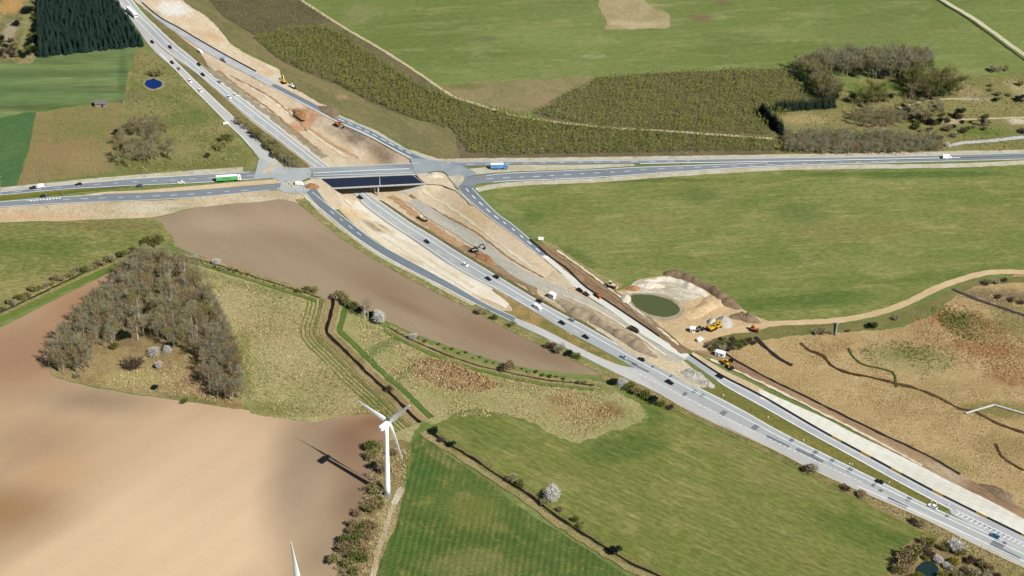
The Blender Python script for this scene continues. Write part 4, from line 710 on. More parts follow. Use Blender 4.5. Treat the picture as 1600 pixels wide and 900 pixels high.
for (x, y, c, d, lab) in ((906,455,'black',(1,.6),'black car parked first in the row on the pale road'),(916,461,'brown',(1,.6),'dark maroon car parked on the pale road')): car(x, y, d, c, lab, g, ztc, sc_=1.05)
car(1094,533,(1,-.5),'white','white pickup van parked by the dark hedge',g,.3,'van',.9)
def lorry(px, py, d, col, cab, label, L=13.0, z=.345, text=None):
    p, rz = place(px, py, d, z); r = empty('lorry', p, rz, label, 'lorry', 'lorries')
    bx = MB().box((-1.9, 0, 2.45), (L, 2.5, 2.75)).build('cargo_box', PAINT[col], r)
    MB().box((-1.9, 0, 3.85), (L, 2.5, .06)).build('box_roof', PAINT['white'], bx)
    MB().box((-1.9, 0, .85), (L * .96, 1.0, .35)).box((L / 2 - 1.2, 0, .8), (5.0, .9, .3)).build('chassis', BLACK, r)
    x0 = L / 2 - 1.5
    MB().loft([sec(x0, 1.22, .5, 3.5), sec(x0 + 1.4, 1.22, .45, 3.6), sec(x0 + 1.9, 1.2, .45, 2.9), sec(x0 + 2.2, 1.18, .45, 1.9), sec(x0 + 2.3, 1.12, .5, 1.2)]).build('cab', PAINT[cab], r)
    MB().add([(x0 + 1.96, -1.05, 2.85), (x0 + 1.96, 1.05, 2.85), (x0 + 2.25, 1.05, 1.95), (x0 + 2.25, -1.05, 1.95)], [(0, 3, 2, 1)]).box((x0 + 1.2, 1.23, 2.3), (.9, .04, .7)).box((x0 + 1.2, -1.23, 2.3), (.9, .04, .7)).build('windscreen', GLASS, r)
    wheels(r, (-L / 2 - 1.9 + 1.6, -L / 2 - 1.9 + 2.9, -L / 2 - 1.9 + 4.2, x0 - 1.2, x0 + 1.2), 1.05, .5, .35)
    if text:
        m = MB()
        for s in (-1, 1):
            x = -4.2
            for wd, hh in text: m.box((x + wd / 2, s * 1.262, 2.55), (wd, .02, hh)); x += wd + .22
        m.build('lettering', text_mat, bx)
    return r
text_mat = flat('dark_green_print', C(30,120,60))
lorry(359, 283, (1, -.07), 'green', 'white', 'green articulated lorry with white cab on the main road', 13.2, text=[(.5,.9),(.45,.6),(.5,.7),(.45,.6),(.5,.9),(.5,.6),(.45,.7)])
text_mat = flat('dark_blue_print', C(50,120,200))
lorry(781, 264.5, (1, -.02), 'truckblue', 'truckblue', 'pale blue box lorry on the main road east of the bridge', 8.4, text=[(.5,.5),(.4,.6),(.5,.5)])
text_mat = flat('grey_print', C(200,205,205))
lorry(207, 24, (1, .95), 'white', 'white', 'white articulated lorry on the motorway by the spruce stand', 12.5, z=zm + .01)

# ------------------------------------------------------------------ site machines
def tracks(r, L, w, gap, h=.9):
    for s in (-1, 1):
        pr = [(-L / 2, h * .45), (-L / 2 + .3, 0), (L / 2 - .3, 0), (L / 2, h * .45), (L / 2 - .25, h), (-L / 2 + .25, h)]
        MB().extr(pr, s * gap / 2 - w / 2, s * gap / 2 + w / 2).build('track', BLACK, r)
def excavator(px, py, d, col, label, arm=1.0, z=.3, s=1.0):
    p, rz = place(px, py, d, z); r = empty('excavator', p, rz, label, 'excavator', 'site machines', s)
    tracks(r, 4.4, .65, 2.3)
    MB().tube((0, 0, .85), (0, 0, 1.15), .8, .8, 12).build('turntable', BLACK, r)
    hs = MB().loft([sec(-2.5, 1.1, 1.2, 2.1, .2), sec(-2.2, 1.35, 1.1, 2.4, .2), sec(.6, 1.35, 1.1, 2.3, .2), sec(1.2, 1.3, 1.1, 1.7, .2)]).build('house', PAINT[col], r)
    MB().loft([sec(-2.75, 1.0, 1.2, 1.9, .2), sec(-2.3, 1.36, 1.1, 2.0, .2)]).build('counterweight', BLACK, hs)
    cb = MB().box((.5, .85, 2.25), (1.5, .95, 1.7), taper=.88).build('cab', PAINT[col], r)
    MB().box((.55, .85, 2.4), (1.54, 1.0, 1.0), taper=.94).build('window', GLASS, cb)
    b = MB().extr([(.9, 1.5), (1.4, 1.4), (3.6, 3.9), (5.4, 3.9), (5.3, 4.5), (3.3, 4.5)], -.55, -.1).build('boom', PAINT[col], r)
    st = MB().extr([(4.9, 4.7), (5.5, 4.6), (6.6, 1.9), (6.2, 1.8)], -.5, -.15).build('stick', PAINT[col], r)
    MB().tube((2.2, -.33, 2.2), (3.6, -.33, 3.7), .12, .1, 6).build('cylinder', STEEL, b)
    MB().extr([(6.1, 2.0), (6.8, 1.7), (6.6, .7), (5.6, .5), (5.4, 1.0), (6.0, 1.2)], -.9, .25).build('bucket', BLACK, r)
    return r
def dozer(px, py, d, col, label, z=.3, s=1.0):
    p, rz = place(px, py, d, z); r = empty('bulldozer', p, rz, label, 'bulldozer', 'site machines', s)
    tracks(r, 3.6, .6, 2.1, 1.1)
    MB().loft([sec(-1.4, .75, .8, 1.7), sec(.2, .8, .7, 1.8), sec(1.9, .62, .7, 1.6), sec(2.0, .5, .8, 1.4)]).build('body', PAINT[col], r)
    c = MB().box((-.5, 0, 2.35), (1.4, 1.3, 1.3), taper=.9).build('cab', PAINT[col], r); MB().box((-.5, 0, 2.4), (1.44, 1.35, .8), taper=.95).build('window', GLASS, c); MB().box((-.5, 0, 3.03), (1.6, 1.5, .1)).build('roof', PAINT[col], c)
    MB().extr([(2.5, .1), (2.8, .05), (2.65, .7), (2.85, 1.3), (2.6, 1.3), (2.42, .7)], -1.6, 1.6).build('blade', PAINT[col], r)
    MB().box((1.6, 1.25, .55), (2.2, .16, .2)).box((1.6, -1.25, .55), (2.2, .16, .2)).build('push_arm', PAINT[col], r)
    return r
def dumper(px, py, d, col, label, z=.3, s=1.0):
    p, rz = place(px, py, d, z); r = empty('dump_truck', p, rz, label, 'dump truck', 'site machines', s)
    MB().loft([sec(2.2, 1.1, .8, 2.9), sec(3.2, 1.15, .7, 3.0), sec(3.6, 1.1, .7, 1.9), sec(4.4, .9, .8, 1.6)]).build('cab', PAINT[col], r)
    MB().box((2.9, 0, 2.45), (1.25, 2.2, .65)).build('window', GLASS, r)
    MB().extr([(-3.8, 2.9), (-2.8, 1.4), (1.4, 1.3), (1.9, 2.9), (1.7, 2.9), (1.3, 1.6), (-2.7, 1.7), (-3.5, 2.9)], -1.35, 1.35).extr([(-3.7, 2.8), (-2.8, 1.4), (1.4, 1.3), (1.85, 2.8)], -1.45, -1.35).extr([(-3.7, 2.8), (-2.8, 1.4), (1.4, 1.3), (1.85, 2.8)], 1.35, 1.45).build('tipper_body', PAINT[col], r)
    MB().box((0, 0, 1.05), (7.6, .9, .35)).build('chassis', BLACK, r); wheels(r, (-2.3, -.8, 3.2), 1.15, .75, .55); return r
def loader(px, py, d, col, label, z=.3, s=1.0):
    p, rz = place(px, py, d, z); r = empty('wheel_loader', p, rz, label, 'wheel loader', 'site machines', s)
    MB().loft([sec(-3.2, .8, .8, 1.8), sec(-2.9, 1.0, .7, 2.1), sec(-.6, 1.0, .7, 2.2), sec(1.2, .7, .6, 1.5)]).build('body', PAINT[col], r)
    c = MB().box((-.2, 0, 2.6), (1.4, 1.3, 1.5), taper=.9).build('cab', PAINT[col], r); MB().box((-.2, 0, 2.7), (1.44, 1.35, .9), taper=.95).build('window', GLASS, c)
    MB().extr([(.8, 1.7), (1.2, 1.9), (3.3, .9), (3.1, .6)], -.6, -.4).extr([(.8, 1.7), (1.2, 1.9), (3.3, .9), (3.1, .6)], .4, .6).build('lift_arm', PAINT[col], r)
    MB().extr([(3.1, .3), (4.3, .2), (3.4, .5), (3.2, 1.3), (3.0, 1.3)], -1.3, 1.3).build('bucket', BLACK, r); wheels(r, (-1.8, 1.4), 1.0, .75, .55); return r
dumper(661, 344, (-1, -.55), 'cream', 'tan dump truck on red soil beside the motorway', -.1, .95)
excavator(742, 393, (1, -.25), 'olive', 'dark excavator digging brown soil beside the motorway', z=-.1, s=1.0)
excavator(444, 130, (-.5, -1), 'yellow', 'yellow excavator above the worn slip road', s=.95)
excavator(528, 196, (1, .45), 'orange', 'orange and black excavator beside the worn slip road', z=-.1, s=.9)
dozer(955, 449, (1, .2), 'cream', 'pale yellow bulldozer on the brown haul road', s=1.25)
dozer(934, 464, (1, .6), 'orange', 'small orange bulldozer behind the parked site cars', s=.9)
dumper(990, 518, (1, .5), 'olive', 'dark dump truck on the pale road below the pond', s=.8)
loader(1093, 517, (1, -.3), 'olive', 'dark wheel loader beside the white site cabin', s=.95)
excavator(1112, 516, (1, -.5), 'yellow', 'yellow excavator beside the grey gravel cone', s=1.05)
loader(1121, 513, (-1, .3), 'yellow', 'yellow wheel loader in front of the gravel cone', s=1.0)
dozer(1177, 517, (1, .15), 'orange', 'orange bulldozer at the edge of the dirt track', s=1.1)
loader(1135, 572, (1, .7), 'yellow', 'yellow wheel loader on the works strip', s=1.15)
loader(457, 137, (1, .5), 'white', 'white wheel loader beside the worn slip road', s=.8)
excavator(1143, 565, (-.6, 1), 'dark', 'small dark excavator behind the yellow loader', s=.62)
def cabin(px, py, d, L, W, H, label, z=.3):
    p, rz = place(px, py, d, z); r = empty('site_cabin', p, rz, label, 'cabin', 'site cabins')
    MB().box((0, 0, H / 2 + .2), (L, W, H)).build('shell', PAINT['white'], r); MB().box((0, 0, H + .27), (L + .25, W + .25, .14)).build('roof', PAINT['white'], r)
    MB().box((-L * .25, -W / 2 - .02, 1.25), (.9, .06, 2.0)).build('door', GREYM, r); MB().box((L * .2, -W / 2 - .02, 1.7), (1.2, .06, .9)).build('window', GLASS, r)
    MB().box((0, W * .3, .1), (L, .2, .2)).box((0, -W * .3, .1), (L, .2, .2)).build('skid', BLACK, r)
cabin(1125, 557, (1, .3), 5.2, 2.6, 2.7, 'white site cabin with dark window on the works strip'); cabin(1082, 519, (1, .1), 2.8, 2.4, 2.6, 'small white site cabin below the quarry pond')
cabin(863, 466, (1, .5), 3.6, 2.5, 2.9, 'white cabin standing alone beside the motorway spoil')
# road works clutter at the west junction
BAR = flat('barrier_white', C(240,238,232))
for (x, y) in ((452,288),(456,291),(461,286),(448,284),(434,282),(437,296)):
    p = U(x, y, .42); o = empty('road_barrier', p, RNG.uniform(0, 3), 'small red and white barrier at the west junction', 'barrier', 'barriers at the west junction')
    MB().box((0, 0, 1.0), (1.6, .06, .28)).build('board', BAR, o); MB().box((-.6, 0, .95), (.25, .08, .3)).box((.1, 0, .95), (.25, .08, .3)).build('stripe', PAINT['red'], o)
    for s in (-.6, .6): MB().box((s, 0, .45), (.08, .5, .9), taper=.4).build('foot', GREYM, o)
def sign(px, py, W, H, up, d, label, z=.3):
    p, rz = place(px, py, d, z); r = empty('road_sign', p, rz, label, 'sign')
    MB().box((0, 0, up + H / 2), (W, .08, H)).build('board', PAINT['white'], r)
    for s in (-1, 1): MB().tube((s * W * .35, .08, 0), (s * W * .35, .08, up + H), .07, .07, 6).build('post', GREYM, r)
sign(845, 377, 3.4, 2.4, .5, (1, .05), 'white site board on posts at the meadow corner'); sign(353, 195, 3.6, 1.5, .3, (1, -.2), 'white road sign back beside the pale slip road')
sign(436, 297, 1.6, .8, .2, (1, .1), 'small white sign at the west junction'); sign(745, 297.5, 1.6, .5, .4, (1, -.2), 'yellow chevron plate at the east junction')
# lamp posts
LP = [(2,296),(73,289.5),(151,279.5),(226,276),(301,271.5),(369,264),(74,324),(98.5,305.5),(189,299),(276,293),(454,264),(447,264),(495,280),(474.5,306),(774,248),(845,246.5),(915,245.5),(994,246),(1054,245),(1080,245),(952,276),(709,254),(593,288.5),(866,282),(1072,258)]
lamp_p = MB().tube((0, 0, 0), (0, 0, 8), .13, .07, 6).mesh('pole', STEEL); lamp_a = MB().tube((0, 0, 7.95), (0, -1.6, 8.25), .06, .05, 5).mesh('arm', STEEL); lamp_h = MB().box((0, -1.95, 8.27), (.32, .9, .16), taper=.8).mesh('lamp_head', CONCR); lamp_b = MB().tube((0, 0, 0), (0, 0, .5), .2, .16, 8).mesh('base', STEEL)
for (x, y) in LP:
    far = y < 284 and x < 400 or (x > 700 and y < 252)
    o = empty('street_lamp', U(x, y, .3), 0 if far else math.pi, 'tall grey street lamp beside the main road', 'street lamp', 'street lamps along the main road')
    for nme, me in (('pole', lamp_p), ('arm', lamp_a), ('lamp_head', lamp_h), ('base', lamp_b)): link(nme, me, o)
# marker posts on the median
mp = MB().box((0, 0, .55), (.16, .16, 1.1)).mesh('post', PAINT['white']); mt = MB().box((0, 0, 1.15), (.5, .1, .35)).mesh('reflector', PAINT['white'])
for (x, y) in ((1255,690),(1327,727),(1331,728),(1389,756),(1455,786),(1463,790),(1482,791),(1020,555),(1060,582),(918,505),(1130,620),(1200,654)):
    o = empty('marker_post', G(x, y, .25), .4, 'short white marker post on the motorway median', 'post', 'marker posts on the median'); link('post', mp, o); link('reflector', mt, o)
# temporary steel barriers: segments with orange boards
def barrier(pix, label, orange=None, z=.3, h=1.0):
    P = crom([U(*p) for p in pix], 2.0); n = max(2, int(sum((b - a).length for a, b in zip(P, P[1:])) / 6)); P, ln = resamp(P, n + 1)
    r = empty('crash_barrier', (P[0].x, P[0].y, z), 0, label, 'barrier'); me = {}
    for i in range(n):
        a, b = P[i], P[i + 1]; d = (b - a).normalized(); c = (a + b) / 2 - P[0]
        on = bool(orange) and any(a0 <= (i + .5) / n <= b0 for a0, b0 in orange)
        o = link('segment', cached(('bs', on, h), lambda: MB().add([(x, y, z) for x in (-2.98, 2.98) for y, z in ((-.3, 0), (.3, 0), (.14, h), (-.14, h))], [(0, 1, 2, 3), (7, 6, 5, 4), (0, 4, 5, 1), (1, 5, 6, 2), (2, 6, 7, 3), (3, 7, 4, 0)]).mesh('segment', PAINT['yellow'] if on else flat('barrier_dark', C(52,52,52), .7))), r, (c.x, c.y, 0), math.atan2(d.y, d.x))
        o.scale = ((b - a).length / 6, 1, 1)
barrier([(1078,555.5),(1125,586.5),(1168,608.5),(1205,628.5),(1282,673.5),(1365,718.5),(1462,770.5),(1600,838.5),(1650,863)], 'dark crash barrier with yellow boards along the narrow carriageway', ((.42, .465), (.52, .55), (.60, .635), (.70, .73), (.80, .83), (.92, .95)))
barrier([(828,375),(862,404.5),(885,420),(915,449.5),(960,479.5),(1015,516.5),(1030,527)], 'dark crash barrier along the pale temporary road')
barrier([(222,5),(250,28),(280,44.5),(310,62.5),(350,85.5),(400,112.5)], 'dark crash barrier along the worn slip road', h=.8)
# pipeline in the wetland
PW = [U(1509,646,.5), U(1553,633,.5), U(1605,648,.5)]; o = empty('pipeline', (PW[0].x, PW[0].y, .0), 0, 'pale bent pipeline on supports in the wetland', 'pipe')
for a, b in zip(PW, PW[1:]):
    MB().tube(a - PW[0] + Vector((0, 0, .7)), b - PW[0] + Vector((0, 0, .7)), .55, .55, 10).build('pipe', CONCR, o)
    for t in (.05, .35, .65, .95): p = a.lerp(b, t) - PW[0]; MB().box((p.x, p.y, .2), (.8, .8, .9)).build('support', GREYM, o)
o = empty('outfall_pipe', U(1305, 524, .2), heading(1305, 524, 3, -18), 'short grey culvert below the dirt track', 'pipe'); MB().tube((0, 0, .5), (11, 0, .8), .5, .5, 10).build('pipe', GREYM, o); MB().box((11.3, 0, .7), (.5, 2.4, 1.4)).build('headwall', CONCR, o)
# shed
o = empty('field_shed', U(158, 165, .1), .08, 'small wooden shed with grey roof at the field edge', 'shed')
wl = flat('shed_boards', C(170,160,140), .9); MB().box((0, 0, 1.3), (7.5, 5, 2.6)).build('wall', wl, o)
MB().extr([(-2.9, 2.5), (0, 4.2), (2.9, 2.5), (2.9, 2.7), (0, 4.45), (-2.9, 2.7)], -4.1, 4.1).build('roof', flat('shed_roof', C(120,112,110), .9), o).rotation_euler = (0, 0, math.pi / 2)
MB().extr([(-2.5, 2.6), (0, 4.1), (2.5, 2.6)], -3.74, 3.74).build('gable', wl, o).rotation_euler = (0, 0, math.pi / 2)
MB().box((1.2, -2.53, 1.1), (1.4, .06, 2.1)).build('door', flat('shed_door', C(60,50,44)), o)

# ------------------------------------------------------------------ heaps
def heap(px, py, rx, ry, h, mat, label, rot=0.0, seed=0, rough=.38, name='spoil_heap', z=None):
    p = G(px, py); sx, sy = PXM(px, py); r = random.Random(seed); n, m = 26, 7; a0 = math.radians(rot)
    ph = [r.uniform(0, 6.28) for _ in range(5)]
    v = [(0, 0, h)]; f = []
    for j in range(1, m + 1):
        for i in range(n):
            a = 2 * math.pi * i / n; t = j / m
            k = 1 + rough * (.5 * math.sin(2 * a + ph[0]) + .35 * math.sin(3 * a + ph[1]) + .3 * math.sin(5 * a + ph[2])) * t
            x, y = math.cos(a) * rx / sx * t * k, math.sin(a) * ry / sy * t * k
            zz = h * (1 - t) ** .8 * (1 + rough * (r.uniform(-.9, .9) + .8 * math.sin(9 * a + ph[3] + 3 * t))) if j < m else -.25
            v.append((x * math.cos(a0) - y * math.sin(a0), x * math.sin(a0) + y * math.cos(a0), zz))
    for i in range(n): f.append((0, 1 + i, 1 + (i + 1) % n))
    for j in range(m - 1):
        for i in range(n): a, b = 1 + j * n + i, 1 + j * n + (i + 1) % n; f.append((a, a + n, b + n, b))
    mb = MB(); mb.v = v; mb.f = f; o = mb.build(name, mat, None, True); o.location = (p.x, p.y, p.z + .05); return tag(o, label, 'heap')
HG = gmat('gravel_heap', C(198,196,188), C(182,180,170), C(216,214,206), s1=.2, s2=.6, s3=2., var=.12, bump=.2); HS = gmat('soil_heap', C(150,134,110), C(136,118,94), C(170,150,122), s1=.2, s2=.5, s3=1.6, var=.22, bump=.4); HP = gmat('pale_heap', C(236,230,214), C(222,212,190), s1=.2, s3=1.6, var=.12, bump=.3); HR = gmat('rust_heap', C(186,142,104), C(166,122,88), s1=.2, s3=1.6, var=.2, bump=.3)
heap(1130,506,16,9,5.5,HG,'grey gravel cone behind the yellow machines',seed=1,rough=.1); heap(1113,505,9,6,3.5,HP,'bright white heap beside the gravel cone',seed=2,rough=.15)
heap(1165,498,22,8,3.5,HS,'grey brown spoil heap at the bend of the dirt track',-20,3); 
heap(1015,447,22,6,2.5,HP,'pale chalky heap above the green pond',0,7); heap(988,452,12,5,2,HR,'rust brown heap beside the pale bulldozer',0,8); heap(978,467,9,8,2,HP,'rounded pale sand heap at the pond edge',0,9,.1)
heap(1085,587,26,7,2.5,HG,'grey rubble heap below the pale road',-25,10); heap(1105,600,14,5,2,HG,'small grey rubble heap on the median end',-25,11)
def berm(pix, wd, h, mat, label, seed, furrow=.35, name='spoil_bank'):
    P = crom([G(*p) for p in pix], 1.5); n = max(6, int(sum((b - a).length for a, b in zip(P, P[1:])) / 1.3)); P, ln = resamp(P, n); r = random.Random(seed); m = 10; v, f = [], []
    ph = [r.uniform(0, 6.28) for _ in range(5)]
    for i, p in enumerate(P):
        d = (P[min(n - 1, i + 1)] - P[max(0, i - 1)]).normalized(); nn = Vector((-d.y, d.x, 0)); e = min(1, 4 * i / n, 4 * (n - 1 - i) / n) ** .6
        hh = h * e * (1 + furrow * (.6 * math.sin(i * .55 + ph[0]) + .5 * math.sin(i * 1.3 + ph[1])) + r.uniform(-.12, .12)); ww = wd * (.75 + .25 * math.sin(i * .21 + ph[2])) * (.4 + .6 * e) / 2; sh = .18 * math.sin(i * .3 + ph[3])
        for k in range(m + 1):
            t = k / m * 2 - 1; q = p + nn * (t + sh) * ww; zz = hh * max(0, 1 - abs(t) ** 1.5) * (1 + r.uniform(-.14, .14)) - (.3 if abs(t) == 1 else 0); v.append((q.x, q.y, hgt(q.x, q.y) + .2 + zz))
    for i in range(n - 1):
        for k in range(m): a = i * (m + 1) + k; f.append((a, a + 1, a + m + 2, a + m + 1))
    mb = MB(); mb.v, mb.f = v, f; o = mb.build(name, mat, None, True)
    for pl in o.data.polygons:
        if pl.normal.z < 0: pl.flip()
    return tag(o, label, 'spoil bank')
HB = gmat('bank_soil', C(176,160,134), C(160,142,116), C(192,178,152), s1=.2, s2=.5, s3=1.4, var=.18, bump=.4); HD = gmat('bank_topsoil', C(146,126,100), C(130,112,88), C(160,142,114), s1=.2, s2=.5, s3=1.4, var=.2, bump=.4); HO = gmat('bank_sand', C(226,200,158), C(210,180,136), C(234,214,180), s1=.2, s2=.5, s3=1.4, var=.12, bump=.3)
berm([(868,470),(895,484),(930,503),(965,522),(1000,543),(1028,560)], 11, 2.2, HB, 'long furrowed spoil bank between motorway and pale road', 1, .45)
berm([(1036,429),(1060,431),(1086,441),(1112,455),(1136,470),(1156,484)], 12, 3.2, HD, 'dark topsoil bank curving between pond and meadow', 2, .3)
berm([(1000,441),(1030,438),(1058,441),(1085,452),(1105,464)], 9, 2.0, HP, 'pale chalk ridge above the green pond', 3, .35)
berm([(1072,498),(1086,490),(1100,480),(1116,472),(1134,478)], 20, 1.5, HO, 'sloping orange sand bank right of the pond', 4, .25)
berm([(972,474),(1000,494),(1030,512),(1050,525)], 4, .9, HB, 'low grey bank between haul road and pond', 5, .3)
heap(760,405,26,5,1.6,HR,'red brown windrow beside the dark excavator',-42,30,.35); heap(487,292,12,5,2.0,HR,'rust sand heap at the west end of the new bridge',-30,31); heap(679,275,12,4,2.2,HP,'pale sand heap at the east end of the bridges',-20,32)
heap(470,178,18,5,2.0,HR,'rust sand heap in the northern cutting',-40,33,.4); heap(515,175,26,6,2.2,HS,'grey spoil mound below the worn slip road',-40,34,.35); heap(1560,770,30,8,2.0,HS,'low brown spoil mound at the wetland edge',-35,35,.35)

# ================================================================== VEGETATION
BARK = leafmat('bark', C(184,174,146), C(148,138,114)); BIRCH = leafmat('birch_bark', C(240,238,232), C(214,208,200))
M_GREY = leafmat('twigs_grey', C(180,174,138), C(148,142,108)); M_BROWN = leafmat('twigs_brown', C(172,152,112), C(138,120,88)); M_OLIVE = leafmat('twigs_olive', C(168,160,102), C(132,128,76)); M_GREEN = leafmat('leaves_green', C(128,132,66), C(92,102,48))
M_YEL = leafmat('leaves_yellow', C(150,140,50), C(116,116,44)); M_WHITE = leafmat('blossom', C(244,242,236), C(206,202,194)); M_EVER = leafmat('needles', C(40,58,38), C(26,40,30)); M_SPR = leafmat('spruce_needles', C(44,70,58), C(22,42,36)); M_DARKB = leafmat('twigs_dark', C(112,90,76), C(84,68,58)); M_YOUNG = leafmat('young_leaves', C(168,174,88), C(104,112,54), ti=True); M_GBLUE = leafmat('twigs_bluegrey', C(170,170,148), C(138,138,116))
def twig(mb, p, d, L, wdt, r):
    d = d.normalized(); s = d.cross(Vector((r.uniform(-1, 1), r.uniform(-1, 1), r.uniform(-1, 1)))).normalized() * wdt
    mb.add([p - s, p + s, p + d * L], [(0, 1, 2)])
def bare_tree(seed, slim=.85, ntw=760, trunkmat=BARK, crownmat=M_GREY, h=10.0, leafw=.047, low=.28):
    """trunk and limbs as tapered tubes; the crown is twigs fanned through an uneven volume"""
    r = random.Random(seed); tr = MB(); cr = MB(); top = Vector((r.uniform(-.4, .4), r.uniform(-.4, .4), h * .92))
    tr.tube((0, 0, -.2), top * .5, .24, .18, 6, False); tr.tube(top * .5, top, .18, .05, 6, False)
    rad = h * .27 * slim; ends = []
    for k in range(13):
        t = r.uniform(low, .88); b = top * t; a = k * 2.4 + r.uniform(-.4, .4); ln = rad * (1.15 - .75 * abs(t - .5)) * r.uniform(.7, 1.15)
        e = b + Vector((math.cos(a) * ln, math.sin(a) * ln, ln * r.uniform(.5, 1.1))); tr.tube(b, e, .07, .02, 4, False); ends.append((b, e))
    ends.append((top * .6, top * 1.05))
    for k in range(ntw):
        b, e = r.choice(ends); p = b.lerp(e, r.uniform(.35, 1.08)) + Vector((r.gauss(0, .5), r.gauss(0, .5), r.gauss(0, .45))) * slim
        out = Vector((p.x, p.y, 0)) * .25 + Vector((r.gauss(0, .55), r.gauss(0, .55), r.uniform(.5, 2.0))); twig(cr, p, out, r.uniform(.5, 1.25), r.uniform(.6, 1.2) * leafw, r)
    return (tr.mesh('trunk', trunkmat), cr.mesh('crown', crownmat))
def bush(seed, mat, n=420, w=.11, flat_=1.0, h=3.0, fluff=1.0):
    r = random.Random(seed); tr = MB(); cr = MB(); lob = []
    for k in range(6):
        a = r.uniform(0, 6.28); q = r.uniform(.2, .8); e = Vector((math.cos(a) * q * h * .5, math.sin(a) * q * h * .5, h * r.uniform(.4, .75) * flat_)); tr.tube((0, 0, -.1), e, .07, .03, 4, False); lob.append((e, h * r.uniform(.22, .36) * fluff))
    for k in range(n):
        c, q = r.choice(lob); d = Vector((r.gauss(0, 1), r.gauss(0, 1), r.gauss(.25, .9))).normalized(); p = c + d * q * r.uniform(.35, 1.05 if fluff == 1 else 1.25); p.z = max(.05, p.z)
        twig(cr, p, d + Vector((r.gauss(0, .6), r.gauss(0, .6), r.gauss(.4, .5))), r.uniform(.3, .75), r.uniform(.7, 1.3) * w, r)
    return (tr.mesh('stem', BARK), cr.mesh('crown', mat))
def spruce(seed, mat=M_SPR, h=10.0, rad=1.9, tiers=11, n=15):
    r = random.Random(seed); tr = MB().tube((0, 0, -.2), (0, 0, h * .95), .16, .03, 6, False); cr = MB()
    for k in range(tiers):
        t = k / (tiers - 1); z = h * (.08 + .88 * t); R = rad * (1.05 - t) * r.uniform(.85, 1.12); n_ = max(5, int(n * (1 - t * .6)))
        for i in range(n_):
            a = 2 * math.pi * (i + r.random() * .7) / n_; d = Vector((math.cos(a), math.sin(a), 0)); s = Vector((-d.y, d.x, 0)) * R * .3; q = R * r.uniform(.75, 1.12)
            cr.add([Vector((0, 0, z + h * .07)), d * q + s + Vector((0, 0, z - .25 * R)), d * q * 1.1 + Vector((0, 0, z - .12 * R)), d * q - s + Vector((0, 0, z - .25 * R))], [(0, 1, 2), (0, 2, 3)])
    return (tr.mesh('trunk', BARK), cr.mesh('crown', mat))
VARS = {
 'grey': [bare_tree(i, crownmat=M_GREY) for i in range(4)], 'brown': [bare_tree(10 + i, crownmat=M_BROWN) for i in range(3)], 'olive': [bare_tree(20 + i, crownmat=M_OLIVE, ntw=620) for i in range(3)], 'bluegrey': [bare_tree(30 + i, crownmat=M_GBLUE, slim=.8) for i in range(3)],
 'birch': [bare_tree(40 + i, .75, 420, BIRCH, M_BROWN, low=.45) for i in range(2)], 'greentree': [bare_tree(50 + i, 1.1, 900, BARK, M_GREEN, leafw=.1) for i in range(3)], 'slim': [bare_tree(60 + i, .48, 480, BARK, (M_GREY, M_BROWN, M_GBLUE, M_GREY)[i]) for i in range(4)],
 'bgrey': [bush(i, M_GREY) for i in range(3)], 'bolive': [bush(10 + i, M_OLIVE, 520) for i in range(3)], 'bgreen': [bush(20 + i, M_GREEN, 600, .13) for i in range(3)], 'bdark': [bush(30 + i, M_DARKB, 520) for i in range(2)], 'bwhite': [bush(40 + i, M_WHITE, 1500, .05, 1.15, 3.0, 1.25) for i in range(3)], 'byellow': [bush(50 + i, M_YEL, 560, .12) for i in range(2)], 'bever': [bush(60 + i, M_EVER, 700, .14) for i in range(2)], 'bbrown': [bush(70 + i, M_BROWN, 520) for i in range(3)],
 'spruce': [spruce(i) for i in range(4)], 'thuja': [spruce(20 + i, M_EVER, 10, 1.3, 10, 11) for i in range(2)], 'pine': [bush(80 + i, M_EVER, 900, .2, 1.35, 6.0) for i in range(2)]}
BASEH = {k: (6.5 if k == 'pine' else 3.0 if k.startswith('b') and k not in ('brown', 'bluegrey', 'birch') else 10.0) for k in VARS}
def plant(px, py, kind, h, label, cat, group, name, wide=1.0, r=RNG, z=.05, world=None):
    p = world if world is not None else G(px, py); me = r.choice(VARS[kind]); s = h / BASEH[kind] * r.uniform(.9, 1.1)
    o = empty(name, (p.x, p.y, p.z + z), r.uniform(0, 6.28), label, cat, group, (s * wide, s * wide, s)); link(me[0].name.split('.')[0], me[0], o); link('crown', me[1], o); return o
def inside(P, x, y):
    c = False; j = len(P) - 1
    for i in range(len(P)):
        if (P[i].y > y) != (P[j].y > y) and x < (P[j].x - P[i].x) * (y - P[i].y) / (P[j].y - P[i].y) + P[i].x: c = not c
        j = i
    return c
def scatter(poly, n, seed, mind=0.0):
    P = [U(*p) for p in poly]; r = random.Random(seed); x0, x1 = min(p.x for p in P), max(p.x for p in P); y0, y1 = min(p.y for p in P), max(p.y for p in P); out = []; t = 0; grid = {}
    while len(out) < n and t < n * 60:
        t += 1; x, y = r.uniform(x0, x1), r.uniform(y0, y1)
        if not inside(P, x, y): continue
        if mind:
            g = (int(x // mind), int(y // mind))
            if any((q[0] - x) ** 2 + (q[1] - y) ** 2 < mind * mind for i in (-1, 0, 1) for j in (-1, 0, 1) for q in grid.get((g[0] + i, g[1] + j), ())): continue
            grid.setdefault(g, []).append((x, y))
        out.append(Vector((x, y, 0)))
    return out
